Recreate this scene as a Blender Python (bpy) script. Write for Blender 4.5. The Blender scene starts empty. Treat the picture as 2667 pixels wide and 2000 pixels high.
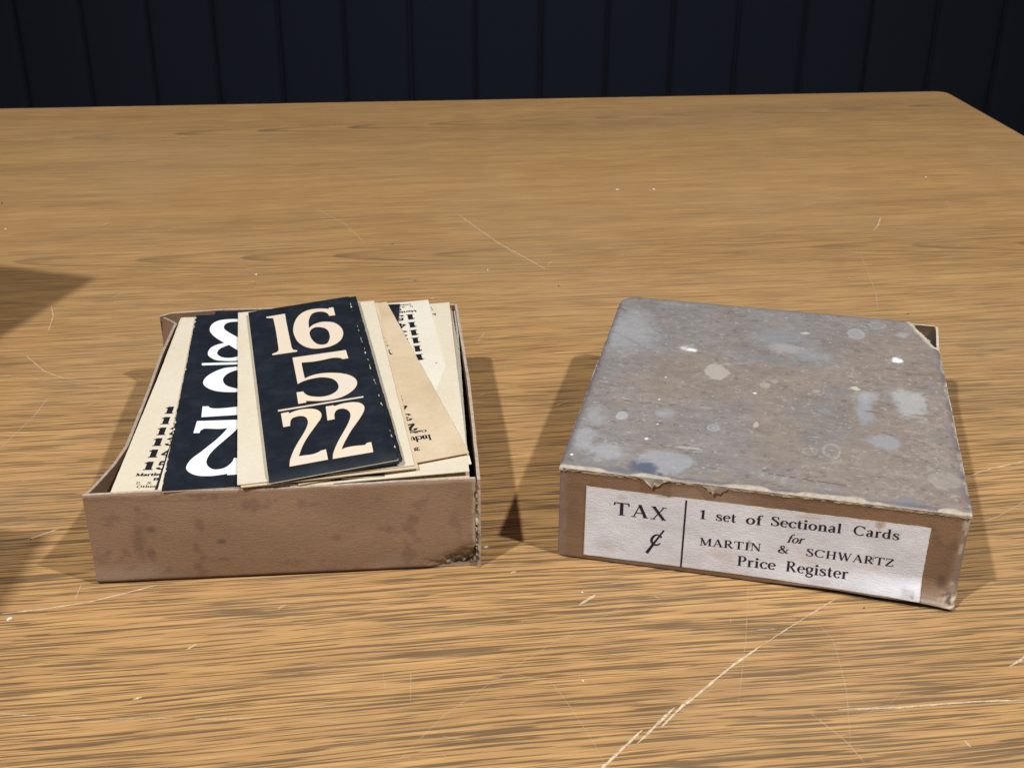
import bpy, math, random
import numpy as np
from mathutils import Matrix, Vector
from mathutils.geometry import tessellate_polygon

scene = bpy.context.scene
col = scene.collection
random.seed(7)

# ------------------------------------------------------------------ camera
F_PX, PITCH, ROLL, CAM_H = 3223.09, 0.464741, 0.008676, 0.383838
fw = Vector((0, math.cos(PITCH), -math.sin(PITCH)))
up = Vector((0, math.sin(PITCH), math.cos(PITCH)))
rt = Vector((1, 0, 0))
r2 = rt * math.cos(ROLL) + up * math.sin(ROLL)
u2 = up * math.cos(ROLL) - rt * math.sin(ROLL)
cam = bpy.data.cameras.new("camera")
cam.sensor_width = 36.0
cam.lens = F_PX / 2667.0 * 36.0
cam.clip_start, cam.clip_end = 0.01, 50
cam.dof.use_dof = True
cam.dof.focus_distance = 0.72
cam.dof.aperture_fstop = 36.0
cam_ob = bpy.data.objects.new("camera", cam)
col.objects.link(cam_ob)
M = Matrix((r2, u2, -fw)).transposed().to_4x4()
M.translation = Vector((0, 0, CAM_H))
cam_ob.matrix_world = M
scene.camera = cam_ob

# ------------------------------------------------------------------ light and exposure
world = bpy.data.worlds.new("World")
scene.world = world
world.use_nodes = True
world.node_tree.nodes["Background"].inputs[0].default_value = (0.96, 0.98, 1.0, 1)
world.node_tree.nodes["Background"].inputs[1].default_value = 0.105

def ceiling_spot(name, direction, dist, power, radius, aim=(0.0, 0.75, 0.0)):
    d = Vector(direction).normalized()
    L = bpy.data.lights.new(name, 'SPOT')
    L.energy = power
    L.shadow_soft_size = radius
    L.spot_size = math.radians(75)
    L.spot_blend = 0.8
    L.color = (1.0, 0.985, 0.965)
    o = bpy.data.objects.new(name, L)
    o.location = Vector(aim) + d * dist
    o.rotation_euler = (-d).to_track_quat('-Z', 'Y').to_euler()
    col.objects.link(o)
    return o
ceiling_spot("track_lamp", (-0.348, -0.445, 0.826), 2.5, 178, 0.046)
ceiling_spot("track_lamp", (0.468, -0.345, 0.814), 2.5, 172, 0.046)

vs = scene.view_settings
vs.view_transform = 'Standard'
vs.look = 'None'
vs.exposure = 0.0
vs.gamma = 1.0
vs.use_curve_mapping = False

# ------------------------------------------------------------------ small tools
def s2l(r, g, b):
    def f(c):
        c /= 255.0
        return c / 12.92 if c <= 0.04045 else ((c + 0.055) / 1.055) ** 2.4
    return np.array([f(r), f(g), f(b)])

def vnoise(x, y, seed=0):
    x = np.asarray(x, float); y = np.asarray(y, float)
    xi = np.floor(x).astype(np.int64); yi = np.floor(y).astype(np.int64)
    xf = x - xi; yf = y - yi
    xf = xf * xf * (3 - 2 * xf); yf = yf * yf * (3 - 2 * yf)
    def h(a, b):
        n = (a * 374761393 + b * 668265263 + seed * 1442695041) & 0x7fffffff
        n = ((n ^ (n >> 13)) * 1274126177) & 0x7fffffff
        return ((n ^ (n >> 16)) & 0xffff) / 65535.0
    a = h(xi, yi); b = h(xi + 1, yi); c = h(xi, yi + 1); d = h(xi + 1, yi + 1)
    return (a * (1 - xf) + b * xf) * (1 - yf) + (c * (1 - xf) + d * xf) * yf

def fbm(x, y, seed=0, octv=4):
    t = 0; a = 0.5; n = 0
    for i in range(octv):
        t = t + a * vnoise(x * 2 ** i + 17.3 * i, y * 2 ** i - 9.1 * i, seed + i * 31)
        n += a; a *= 0.5
    return t / n

def sstep(a, b, x):
    t = np.clip((x - a) / (b - a), 0, 1)
    return t * t * (3 - 2 * t)

def mixc(c, d, m):
    return c * (1 - m[..., None]) + np.asarray(d) * m[..., None]

def tag(o, label=None, cat=None, group=None, kind=None):
    if label: o["label"] = label
    if cat: o["category"] = cat
    if group: o["group"] = group
    if kind: o["kind"] = kind
    return o

def empty(name, loc=(0, 0, 0), rz=0.0):
    o = bpy.data.objects.new(name, None)
    o.empty_display_size = 0.02
    o.location = loc; o.rotation_euler = (0, 0, rz)
    col.objects.link(o)
    return o

def mesh_ob(name, verts, faces, mat, parent=None, colors=None, smooth=False):
    me = bpy.data.meshes.new(name)
    me.from_pydata([tuple(v) for v in verts], [], [tuple(f) for f in faces])
    if smooth:
        me.polygons.foreach_set("use_smooth", [True] * len(me.polygons))
    if colors is not None:
        at = me.color_attributes.new("Col", 'FLOAT_COLOR', 'POINT')
        c4 = np.ones((len(verts), 4)); c4[:, :3] = colors
        at.data.foreach_set("color", c4.ravel())
    me.materials.append(mat)
    me.update()
    o = bpy.data.objects.new(name, me)
    o.parent = parent
    col.objects.link(o)
    return o

def sheet(name, P, Q, mat, parent, cP=None, cQ=None, crim=None, smooth=True):
    """closed slab between two (nu, nv, 3) grids: P outside, Q inside"""
    nu, nv = P.shape[:2]
    V = np.concatenate([P.reshape(-1, 3), Q.reshape(-1, 3)])
    i = np.arange(nu * nv).reshape(nu, nv)
    a, b, c, d = i[:-1, :-1].ravel(), i[1:, :-1].ravel(), i[1:, 1:].ravel(), i[:-1, 1:].ravel()
    n = nu * nv
    faces = [np.stack([a, b, c, d], 1), np.stack([a, d, c, b], 1) + n]
    V2 = [V]; base = 2 * n; rimcol = []
    def rim(idx):
        nonlocal base
        m = len(idx)
        V2.append(V[idx]); V2.append(V[idx + n])
        k = np.arange(m - 1)
        faces.append(np.stack([base + k + 1, base + k, base + m + k, base + m + k + 1], 1))
        base += 2 * m
        rimcol.append(2 * m)
    rim(i[:, 0]); rim(i[::-1, -1]); rim(i[0, ::-1]); rim(i[-1, :])
    V = np.concatenate(V2); Fc = np.concatenate(faces)
    C = None
    if cP is not None:
        rc = np.tile(np.asarray(crim, float), (sum(rimcol), 1))
        rc *= (0.75 + 0.5 * vnoise(V[2 * n:, 0] * 900 + V[2 * n:, 2] * 700, V[2 * n:, 1] * 900, 5))[:, None]
        C = np.concatenate([cP.reshape(-1, 3), (cP if cQ is None else cQ).reshape(-1, 3), rc])
    return mesh_ob(name, V, Fc.tolist(), mat, parent, C, smooth)

# ------------------------------------------------------------------ materials
class N:
    """tiny node-graph helper"""
    def __init__(s, name):
        s.m = bpy.data.materials.new(name); s.m.use_nodes = True
        s.t = s.m.node_tree; s.b = s.t.nodes["Principled BSDF"]
    def new(s, typ, **kw):
        n = s.t.nodes.new(typ)
        for k, v in kw.items(): setattr(n, k, v)
        return n
    def put(s, sock, v):
        if v is None: return
        if hasattr(v, "links") or isinstance(v, bpy.types.NodeSocket): s.t.links.new(v, sock)
        else: sock.default_value = v
    def math(s, op, a, b=None, c=None, clamp=False):
        n = s.new('ShaderNodeMath', operation=op, use_clamp=clamp)
        for i, v in enumerate((a, b, c)): s.put(n.inputs[i], v)
        return n.outputs[0]
    def mix(s, fac, a, b, blend='MIX'):
        n = s.new('ShaderNodeMix', data_type='RGBA', blend_type=blend)
        s.put(n.inputs[0], fac); s.put(n.inputs[6], a); s.put(n.inputs[7], b)
        return n.outputs[2]
    def coord(s, out='Object'):
        return s.new('ShaderNodeTexCoord').outputs[out]
    def mapping(s, vec, loc=(0, 0, 0), rot=(0, 0, 0), sc=(1, 1, 1)):
        n = s.new('ShaderNodeMapping')
        s.put(n.inputs[0], vec); n.inputs[1].default_value = loc
        n.inputs[2].default_value = rot; n.inputs[3].default_value = sc
        return n.outputs[0]
    def noise(s, vec, scale, detail=2, rough=0.5, dist=0.0):
        n = s.new('ShaderNodeTexNoise')
        s.put(n.inputs['Vector'], vec); n.inputs['Scale'].default_value = scale
        n.inputs['Detail'].default_value = detail; n.inputs['Roughness'].default_value = rough
        n.inputs['Distortion'].default_value = dist
        return n.outputs['Fac']
    def ramp(s, fac, *stops, interp='LINEAR'):
        n = s.new('ShaderNodeValToRGB'); n.color_ramp.interpolation = interp
        e = n.color_ramp.elements
        rgba = lambda c: (c, c, c, 1) if isinstance(c, (int, float)) else tuple(c) + (1,)
        e[0].position = stops[0][0]; e[0].color = rgba(stops[0][1])
        e[1].position = stops[-1][0]; e[1].color = rgba(stops[-1][1])
        for p, c in stops[1:-1]:
            e.new(p).color = rgba(c)
        s.put(n.inputs[0], fac)
        return n.outputs[0]
    def bump(s, h, strength, dist):
        n = s.new('ShaderNodeBump')
        n.inputs['Strength'].default_value = strength; n.inputs['Distance'].default_value = dist
        s.put(n.inputs['Height'], h); s.t.links.new(n.outputs[0], s.b.inputs['Normal'])
    def done(s, color=None, rough=0.6, spec=0.5):
        if color is not None: s.put(s.b.inputs['Base Color'], color)
        s.put(s.b.inputs['Roughness'], rough)
        s.b.inputs['Specular IOR Level'].default_value = spec
        return s.m

def c4(c): return (float(c[0]), float(c[1]), float(c[2]), 1.0)

def mat_board(name, fine=1.0, rough=0.8, spec=0.25):
    """worn cardboard: colour from the Col attribute, fine fibres from noise"""
    g = N(name)
    a = g.new('ShaderNodeVertexColor', layer_name="Col").outputs[0]
    v = g.coord()
    n1 = g.noise(v, 900, 3, 0.6)
    n2 = g.noise(g.mapping(v, sc=(1, 1, 5)), 260, 3, 0.6)
    k = g.math('MULTIPLY_ADD', n1, 0.30 * fine, 1 - 0.15 * fine)
    k = g.math('MULTIPLY', k, g.math('MULTIPLY_ADD', n2, 0.15 * fine, 1 - 0.075 * fine))
    cb = g.new('ShaderNodeCombineColor')
    for i in range(3): g.put(cb.inputs[i], k)
    c = g.mix(1.0, a, cb.outputs[0], 'MULTIPLY')
    g.bump(g.math('ADD', n1, g.math('MULTIPLY', n2, 1.5)), 0.35, 0.0004)
    return g.done(c, rough, spec)

def mat_paper(name, base, stain, amount=0.5, rough=0.7, spec=0.3, spots=True):
    g = N(name)
    v = g.coord()
    info = g.new('ShaderNodeObjectInfo').outputs['Random']
    off = g.new('ShaderNodeVectorMath', operation='ADD')
    cb = g.new('ShaderNodeCombineXYZ')
    g.put(cb.inputs[0], g.math('MULTIPLY', info, 7.0)); g.put(cb.inputs[1], g.math('MULTIPLY', info, 3.0))
    g.put(off.inputs[0], v); g.put(off.inputs[1], cb.outputs[0])
    v = off.outputs[0]
    big = g.noise(v, 22, 4, 0.6, 0.4)
    m = g.ramp(big, (0.38, 0.0), (0.72, 1.0))
    c = g.mix(g.math('MULTIPLY', m, amount), c4(base), c4(stain))
    fine = g.noise(v, 420, 4, 0.65)
    c = g.mix(g.math('MULTIPLY', g.ramp(fine, (0.35, 1.0), (0.6, 0.0)), 0.16), c, c4(np.array(stain) * 0.7))
    if spots:
        sp = g.noise(v, 150, 2, 0.5)
        c = g.mix(g.math('MULTIPLY', g.ramp(sp, (0.73, 0.0), (0.78, 1.0)), 0.45), c, c4(np.array(stain) * 0.45))
    g.bump(fine, 0.25, 0.0002)
    return g.done(c, rough, spec)

def mat_ink(name, base, amount=0.25, rough=0.5, spec=0.4, scale=120):
    g = N(name)
    v = g.coord()
    n = g.noise(v, scale, 4, 0.65)
    n2 = g.noise(v, 900, 2, 0.6)
    c = g.mix(g.math('MULTIPLY', g.ramp(n, (0.45, 0.0), (0.75, 1.0)), amount), c4(base), c4(np.array(base) * 2.2 + 0.006))
    c = g.mix(g.math('MULTIPLY', n2, 0.25), c, c4(np.array(base) * 0.6))
    g.bump(n2, 0.15, 0.0001)
    return g.done(c, rough, spec)

CREAM = np.array([0.70, 0.635, 0.51])
M_cream = mat_paper("cream_card", CREAM, (0.62, 0.52, 0.36), 0.45)
M_tan = mat_paper("tan_card", (0.66, 0.535, 0.375), (0.52, 0.385, 0.23), 0.7)
M_pale = mat_paper("pale_card", (0.74, 0.70, 0.60), (0.66, 0.58, 0.44), 0.5)
M_black = mat_ink("black_print", (0.0125, 0.0165, 0.024), 0.65, 0.40, 0.5, 60)
M_blackedge = mat_ink("black_card_edge", (0.020, 0.024, 0.032), 0.5, 0.5, 0.4)
M_ink = mat_ink("text_ink", (0.012, 0.011, 0.018), 0.2, 0.6, 0.3)
M_labink = mat_ink("label_ink", (0.022, 0.018, 0.030), 0.35, 0.6, 0.3, 300)
M_white = mat_paper("white_numeral", (0.90, 0.92, 0.93), (0.80, 0.82, 0.84), 0.3, spots=False)
M_creamnum = mat_paper("cream_numeral", (0.80, 0.655, 0.48), (0.70, 0.645, 0.60), 0.8, 0.5)
M_label = mat_paper("label_paper", (0.77, 0.79, 0.87), (0.58, 0.565, 0.60), 0.6)
M_board = mat_board("cardboard")
M_labelboard = mat_board("aged_label_paper", 0.55, 0.75, 0.25)
M_lidtop = mat_board("worn_lid_board", 1.0, 0.7, 0.35)

def mat_wood():
    g = N("oak_laminate")
    v = g.coord()
    sx = g.new('ShaderNodeSeparateXYZ'); g.put(sx.inputs[0], v)
    x, y = sx.outputs[0], sx.outputs[1]
    wob = g.noise(g.mapping(v, sc=(2.2, 9, 1)), 1.0, 3, 0.5)
    yw = g.math('ADD', y, g.math('MULTIPLY', g.math('SUBTRACT', wob, 0.5), 0.02))
    yw = g.math('SUBTRACT', yw, g.math('MULTIPLY', x, 0.018))
    vw = g.new('ShaderNodeCombineXYZ'); g.put(vw.inputs[0], x); g.put(vw.inputs[1], yw)
    vw = vw.outputs[0]
    # broad tone bands
    band = g.noise(g.mapping(vw, sc=(1.1, 17, 1)), 1.0, 4, 0.6)
    band2 = g.noise(g.mapping(vw, loc=(3, 1, 0), sc=(5, 90, 1)), 1.0, 3, 0.6)
    light, mid, dark = (0.580, 0.338, 0.136), (0.495, 0.283, 0.113), (0.368, 0.211, 0.091)
    c = g.ramp(band, (0.28, dark), (0.46, mid), (0.72, light))
    c = g.mix(g.math('MULTIPLY', g.ramp(band2, (0.40, 1.0), (0.58, 0.0)), 0.42), c, c4(dark))
    # open pores: short dark dashes along the grain, where they are strong varies over the board
    p1 = g.noise(g.mapping(vw, sc=(13, 560, 1)), 1.0, 1.5, 0.5, 0.1)
    p2 = g.noise(g.mapping(vw, loc=(7, 2, 0), sc=(21, 860, 1)), 1.0, 1.5, 0.5, 0.1)
    dens = g.noise(g.mapping(vw, loc=(1, 5, 0), sc=(3, 10, 1)), 1.0, 3, 0.55)
    yfront = g.ramp(g.math('MULTIPLY_ADD', y, -1.0, 0.0), (0.42, 0.30), (0.95, 1.0))
    th = g.math('MULTIPLY_ADD', dens, -0.08, 0.607)
    m1 = g.math('MULTIPLY', g.math('SUBTRACT', p1, th), 34, clamp=True)
    m2 = g.math('MULTIPLY', g.math('SUBTRACT', p2, g.math('ADD', th, 0.002)), 34, clamp=True)
    p4 = g.noise(g.mapping(vw, loc=(5, 3, 0), sc=(16, 1700, 1)), 1.0, 2, 0.6)
    p5 = g.noise(g.mapping(vw, loc=(11, 6, 0), sc=(9, 400, 1)), 1.0, 1.5, 0.5, 0.1)
    m5 = g.math('MULTIPLY', g.math('SUBTRACT', p5, g.math('ADD', th, 0.012)), 26, clamp=True)
    pores = g.math('MULTIPLY', g.math('MAXIMUM', g.math('MAXIMUM', m1, m2), m5), yfront)
    pores = g.math('MULTIPLY', pores, g.ramp(p4, (0.30, 0.55), (0.52, 1.0)))
    c = g.mix(g.math('MULTIPLY', g.ramp(p4, (0.36, 1.0), (0.60, 0.0)), 0.34), c, c4((0.30, 0.172, 0.075)))
    c = g.mix(g.math('MULTIPLY', pores, 0.95), c, c4((0.142, 0.090, 0.047)))
    # pale flecks between the pores
    p3 = g.noise(g.mapping(vw, loc=(2, 9, 0), sc=(17, 620, 1)), 1.0, 2, 0.5)
    m3 = g.math('MULTIPLY', g.math('SUBTRACT', p3, 0.56), 12, clamp=True)
    c = g.mix(g.math('MULTIPLY', m3, 0.45), c, c4((0.69, 0.425, 0.165)))
    # cathedral figure: nested parabolas along two axes of the veneer
    for (y0, slope, q, step, half, x0) in ((-0.072, 0.065, 330.0, 0.098, 0.050, 0.0), (-0.577, -0.036, 315.0, 0.098, 0.065, 0.03)):
        ax = g.math('MULTIPLY_ADD', x, slope, y0)
        wv = g.noise(g.mapping(v, loc=(x0, y0, 0), sc=(8, 20, 1)), 1.0, 3, 0.55)
        dy = g.math('ADD', g.math('SUBTRACT', y, ax), g.math('MULTIPLY', g.math('SUBTRACT', wv, 0.5), 0.006))
        ph = g.math('SUBTRACT', x, g.math('MULTIPLY', g.math('MULTIPLY', dy, dy), q))
        ph = g.math('DIVIDE', ph, step)
        ph = g.math('ADD', ph, g.math('MULTIPLY', g.noise(g.mapping(v, sc=(4, 6, 1)), 1.0, 2), 2.0))
        fr = g.math('FRACT', ph)
        line = g.ramp(fr, (0.0, 1.0), (0.12, 0.75), (0.30, 0.25), (0.45, 0.0), (0.95, 0.0), (1.0, 1.0))
        msk = g.math('SUBTRACT', 1.0, g.math('DIVIDE', g.math('ABSOLUTE', dy), half), clamp=True)
        brk = g.ramp(g.noise(g.mapping(vw, loc=(4, 4, 0), sc=(14, 120, 1)), 1.0, 2), (0.34, 0.40), (0.58, 1.0))
        brk = g.math('MULTIPLY', brk, g.ramp(g.noise(g.mapping(v, loc=(2, 8, 0), sc=(4, 9, 1)), 1.0, 2), (0.38, 0.35), (0.60, 1.0)))
        f_ = g.math('MULTIPLY', g.math('MULTIPLY', line, g.math('POWER', msk, 0.45)), brk)
        c = g.mix(g.math('MULTIPLY', f_, 0.92), c, c4((0.170, 0.106, 0.055)))
    # dull handling haze on the finish
    hz = g.ramp(g.noise(v, 4.5, 4, 0.6), (0.42, 0.0), (0.70, 1.0))
    c = g.mix(g.math('MULTIPLY', hz, 0.17), c, c4((0.46, 0.335, 0.215)))
    rough = g.math('MULTIPLY_ADD', g.noise(v, 30, 4, 0.6), 0.22, 0.34)
    g.bump(g.math('SUBTRACT', p3, g.math('MULTIPLY', pores, 0.8)), 0.12, 0.0003)
    return g.done(c, rough, 0.38)
M_wood = mat_wood()

def mat_fabric():
    g = N("navy_panel_cloth")
    v = g.coord()
    n = g.noise(g.mapping(v, sc=(1, 1, 2.2)), 330, 4, 0.7)
    b = g.noise(v, 5, 3, 0.6)
    c = g.mix(n, c4((0.0028, 0.0046, 0.0098)), c4((0.0085, 0.0115, 0.0215)))
    c = g.mix(g.math('MULTIPLY', b, 0.5), c, c4((0.0048, 0.0076, 0.0150)))
    g.bump(n, 0.5, 0.0012)
    return g.done(c, 0.85, 0.2)
M_fabric = mat_fabric()

def mat_scratch():
    g = N("scratched_finish")
    v = g.coord()
    n = g.noise(v, 520, 3, 0.7)
    tr = g.new('ShaderNodeBsdfTransparent')
    mx = g.new('ShaderNodeMixShader')
    at = g.new('ShaderNodeVertexColor', layer_name="Col").outputs[0]
    f_ = g.math('MULTIPLY', g.ramp(n, (0.34, 0.45), (0.56, 1.0)), at, clamp=True)
    g.put(mx.inputs[0], f_)
    g.t.links.new(tr.outputs[0], mx.inputs[1]); g.t.links.new(g.b.outputs[0], mx.inputs[2])
    out = [n_ for n_ in g.t.nodes if n_.type == 'OUTPUT_MATERIAL'][0]
    g.t.links.new(mx.outputs[0], out.inputs[0])
    return g.done(c4((0.76, 0.63, 0.46)), 0.7, 0.2)
M_scratch = mat_scratch()

def mat_plain(name, c, rough=0.7, spec=0.3, scale=200, var=0.3):
    g = N(name)
    n = g.noise(g.coord(), scale, 3, 0.6)
    c = np.array(c)
    return g.done(g.mix(n, c4(c * (1 - var)), c4(c * (1 + var))), rough, spec)
M_flake = mat_plain("white_flake", (0.82, 0.80, 0.76), var=0.08)
M_crumb = mat_plain("grey_crumb", (0.20, 0.18, 0.165))
M_darkcrumb = mat_plain("dark_crumb", (0.05, 0.035, 0.025))
M_floor = mat_plain("dark_floor", (0.02, 0.02, 0.022), 0.6, 0.3, 6)
M_leg = mat_plain("dark_table_metal", (0.03, 0.028, 0.026), 0.45, 0.5, 40)
M_shadow_caster = mat_plain("shadow_caster_board", (0.34, 0.22, 0.13), 0.8, 0.2, 60, 0.15)  # board of the unseen boxes added for their shadows
M_band = mat_plain("table_edge_band", (0.40, 0.22, 0.085), 0.5, 0.4, 30, 0.15)

# ------------------------------------------------------------------ setting: floor, panelled wall, table
fl = mesh_ob("floor", [(-3, -1.5, -0.74), (3, -1.5, -0.74), (3, 2.3, -0.74), (-3, 2.3, -0.74)], [(0, 1, 2, 3)], M_floor)
tag(fl, kind="structure")

wall = mesh_ob("wall", [(-3, 2.0605, -0.74), (3, 2.0605, -0.74), (3, 2.0605, 1.9), (-3, 2.0605, 1.9)], [(0, 1, 2, 3)], M_fabric)
tag(wall, kind="structure")
def wall_panel(x0, x1, bulge, dep=0.003):
    n = 15
    pts = []
    for i in range(n):
        t = i / (n - 1)
        e = min(t, 1 - t)
        r = 0.008
        d = e * (x1 - x0)
        y = 2.058 - (bulge * math.sin(math.pi * t)) - (dep * (1 - (1 - min(d / r, 1)) ** 2) ** 0.5)
        pts.append((x0 + (x1 - x0) * t, y))
    pts = [(x0, 2.060)] + pts + [(x1, 2.060)]
    V = [(x, y, z) for z in (-0.74, 1.9) for x, y in pts]
    k = len(pts)
    Fc = [(i, i + 1, k + i + 1, k + i) for i in range(k - 1)]
    o = mesh_ob("panel", V, Fc, M_fabric, wall, smooth=True)
edges = [-0.812 + 0.1068 * k for k in range(-6, 26)]
rp = random.Random(3)
for k in range(len(edges) - 1):
    gap = 0.0012 if abs(edges[k] - 0.042) < 0.03 else rp.uniform(0.0008, 0.0030)
    j = rp.uniform(-0.003, 0.003)
    wall_panel(edges[k] + gap, edges[k + 1] - rp.uniform(0.0008, 0.003), 0.0003 + rp.uniform(0, 0.0012), rp.uniform(0.0010, 0.0030))

TX, TY, TR = 0.57176, 1.64360, 0.111202
table = empty("table", (TX, TY, -0.74), TR)
tag(table, "wide oak laminate table with a scratched top in front of dark panels", "table")
def table_top():
    x0, x1, y0, y1, r = -1.78, 0.0, -1.52, 0.0, 0.017
    loop = []
    for cx, cy, a0 in ((x1 - r, y1 - r, 0), (x0 + r, y1 - r, 90), (x0 + r, y0 + r, 180), (x1 - r, y0 + r, 270)):
        for i in range(9):
            a = math.radians(a0 + i * 90 / 8)
            loop.append((cx + r * math.cos(a), cy + r * math.sin(a), math.cos(a), math.sin(a)))
    rings = [(-0.003, 0.0), (-0.0012, -0.0006), (0.0, -0.0022), (0.0, -0.030), (-0.004, -0.032)]
    V = []; Fc = []
    n = len(loop)
    for inset, z in rings:
        for (x, y, nx, ny) in loop:
            V.append((x + nx * inset, y + ny * inset, z + 0.74))
    for k in range(len(rings) - 1):
        for i in range(n):
            j = (i + 1) % n
            Fc.append((k * n + i, (k + 1) * n + i, (k + 1) * n + j, k * n + j))
    Fc.append(tuple(range(n)))
    Fc.append(tuple(range((len(rings) - 1) * n, len(rings) * n))[::-1])
    return mesh_ob("tabletop", V, Fc, M_wood, table)
top = table_top()
for lx, ly in ((-0.09, -0.09), (-1.69, -0.09), (-0.09, -1.43), (-1.69, -1.43)):
    a = 0.025
    V = [(lx + sx * a * k, ly + sy * a * k, z) for z, k in ((0.0, 0.8), (0.709, 1.0)) for sx, sy in ((-1, -1), (1, -1), (1, 1), (-1, 1))]
    mesh_ob("leg", V, [(0, 1, 5, 4), (1, 2, 6, 5), (2, 3, 7, 6), (3, 0, 4, 7), (0, 3, 2, 1), (4, 5, 6, 7)], M_leg, table)

# scratches and scuffs worn into the finish (world mm on the table plane)
SCR = """1.5 -55.1,1128.2 -12.6,1044.8 30.5,979.4
.7 30.5,979.4 57.5,979.1
1.0 -188.4,1136.0 -155.8,1092.6 -133.0,1044.8
1.6 350.3,1127.8 340.2,1100.1 332.6,1087.2
.8 306.3,1031.3 301.1,984.0 296.5,939.4 289.8,906.5 284.6,891.1
.5 326.0,1022.2 297.0,988.4 269.4,955.5
1.2 -362.9,896.0 -354.1,875.0 -348.5,846.3
1.2 -351.3,805.7 -329.1,779.7 -311.5,767.9 -301.2,766.3
.9 -356.2,770.6 -308.4,763.2 -252.9,747.3
.9 -311.5,743.3 -312.4,710.4 -318.7,670.3
1.6 -265.4,569.5 -252.3,580.4
1.0 -223.4,529.4 -222.4,515.5
1.5 -256.2,502.9 -234.2,507.6 -212.6,514.3 -195.0,522.8 -184.3,528.3
1.1 -229.1,430.4 -212.4,429.1
1.1 -207.4,428.7 -189.4,427.4
.9 -180.5,428.0 -149.1,428.4
1.1 -140.8,428.0 -116.2,428.3
.8 -93.0,427.6 -73.1,426.4
.8 -29.4,418.4 -16.9,415.7
2.2 -156.4,475.9 -152.1,480.6
2.2 -172.1,440.6 -168.4,442.2
2.8 35.6,514.7 44.1,523.3
.6 72.6,526.0 22.8,485.4 -3.6,459.6 -28.8,432.4 -49.8,400.1
.6 -21.7,468.6 4.5,459.7 20.5,453.4 28.6,436.2 37.9,413.5 42.3,397.6
1.1 171.2,524.4 150.8,507.4 122.8,483.2
1.8 122.8,483.2 104.9,466.6 76.9,436.3
1.9 75.6,438.6 56.2,414.6
1.9 83.8,445.5 67.9,425.2
2.0 59.3,423.6 37.7,397.1
1.7 149.6,437.8 177.1,439.4 214.2,444.0 239.5,445.6
1.9 239.0,469.0 251.7,478.5
.6 125.7,537.6 115.8,487.0 104.4,439.5
.6 152.3,507.4 158.9,487.6 157.9,467.3 156.3,448.5 149.6,413.9
.8 135.9,436.6 148.3,417.7 153.7,403.5
2.2 201.0,418.3 202.5,414.5
1.3 273.8,643.6 288.0,652.9 321.2,666.5
.9 261.2,591.2 279.5,601.5 304.2,620.5
.7 -46.6,461.3 -45.1,439.9
.5 -60.3,463.9 -57.3,447.6
.9 -186.0,514.7 -178.0,513.9
3.2 0.2,541.6 3.2,543.4
1.0 -26.8,831.6 -21.0,850.4
.9 -28.5,848.8 -24.5,850.3
1.0 -25.0,745.4 -18.6,750.1
.7 -195.3,924.2 -172.0,904.9
1.0 -319.9,911.0 -314.4,923.9"""
def to_table(x, y):
    dx, dy = x - TX, y - TY
    c_, s_ = math.cos(TR), math.sin(TR)
    return dx * c_ + dy * s_, -dx * s_ + dy * c_
def scratches():
    rs = random.Random(11)
    V, Fc, C = [], [], []
    layer = [0]
    def ribbon(pts, w, strength):
        P = []
        for (a, b) in zip(pts[:-1], pts[1:]):
            d = math.dist(a, b); n = max(2, int(d / 0.0025))
            for i in range(n):
                t = i / n
                P.append((a[0] + (b[0] - a[0]) * t, a[1] + (b[1] - a[1]) * t))
        P.append(pts[-1])
        z = 0.74 + 0.00012 + 0.0000015 * layer[0]; layer[0] += 1
        base = len(V); N_ = len(P)
        for i, (x, y) in enumerate(P):
            q0, q1 = P[max(i - 1, 0)], P[min(i + 1, N_ - 1)]
            dx, dy = q1[0] - q0[0], q1[1] - q0[1]; L = math.hypot(dx, dy) or 1
            taper = min(1.0, 0.25 + 6 * min(i, N_ - 1 - i) / N_)
            ww = w * taper * rs.uniform(0.55, 1.2)
            jx = rs.uniform(-0.1, 0.1) * w
            ox, oy = -dy / L, dx / L
            for s_ in (-1, 1):
                V.append((x + ox * (s_ * ww / 2 + jx), y + oy * (s_ * ww / 2 + jx), z))
                C.append([strength * rs.uniform(0.55, 1.0)] * 3)
        for i in range(N_ - 1):
            k = base + 2 * i
            Fc.append((k, k + 2, k + 3, k + 1))
    for ln in SCR.splitlines():
        w, *pts = ln.split()
        w = float(w)
        pts = [to_table(*(float(v) / 1000 for v in p_.split(','))) for p_ in pts]
        ribbon(pts, 0.00068 * w, min(1.0, max(0.36, 0.85 * w - 0.20)))
    # fine handling marks all over the board
    for k in range(760):
        y = rs.uniform(-1.38, -0.03); x = rs.uniform(-1.5, -0.02)
        a = rs.gauss(0.0, 0.5) if rs.random() < 0.65 else rs.uniform(0, 3.14)
        L = 0.003 + 0.016 * rs.random() ** 3
        if rs.random() < 0.06: L *= 4
        bend = rs.uniform(-0.2, 0.2)
        ribbon([(x, y), (x + L / 2 * math.cos(a), y + L / 2 * math.sin(a)), (x + L * math.cos(a + bend), y + L * math.sin(a + bend))],
               rs.uniform(0.00015, 0.0007), rs.uniform(0.12, 0.55) if L < .012 else rs.uniform(.08, .22))
    # dull rubbed smudges
    for k in range(70):
        y = rs.uniform(-1.36, -0.2); x = rs.uniform(-1.2, -0.05)
        a = rs.uniform(-0.4, 1.2); L = rs.uniform(0.003, 0.012)
        ribbon([(x, y), (x + L * math.cos(a), y + L * math.sin(a))], rs.uniform(0.0012, 0.0032), rs.uniform(0.10, 0.34))
    o = mesh_ob("scratch_marks", V, Fc, M_scratch, top, np.array(C))
    tag(o, kind="stuff")
scratches()

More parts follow.
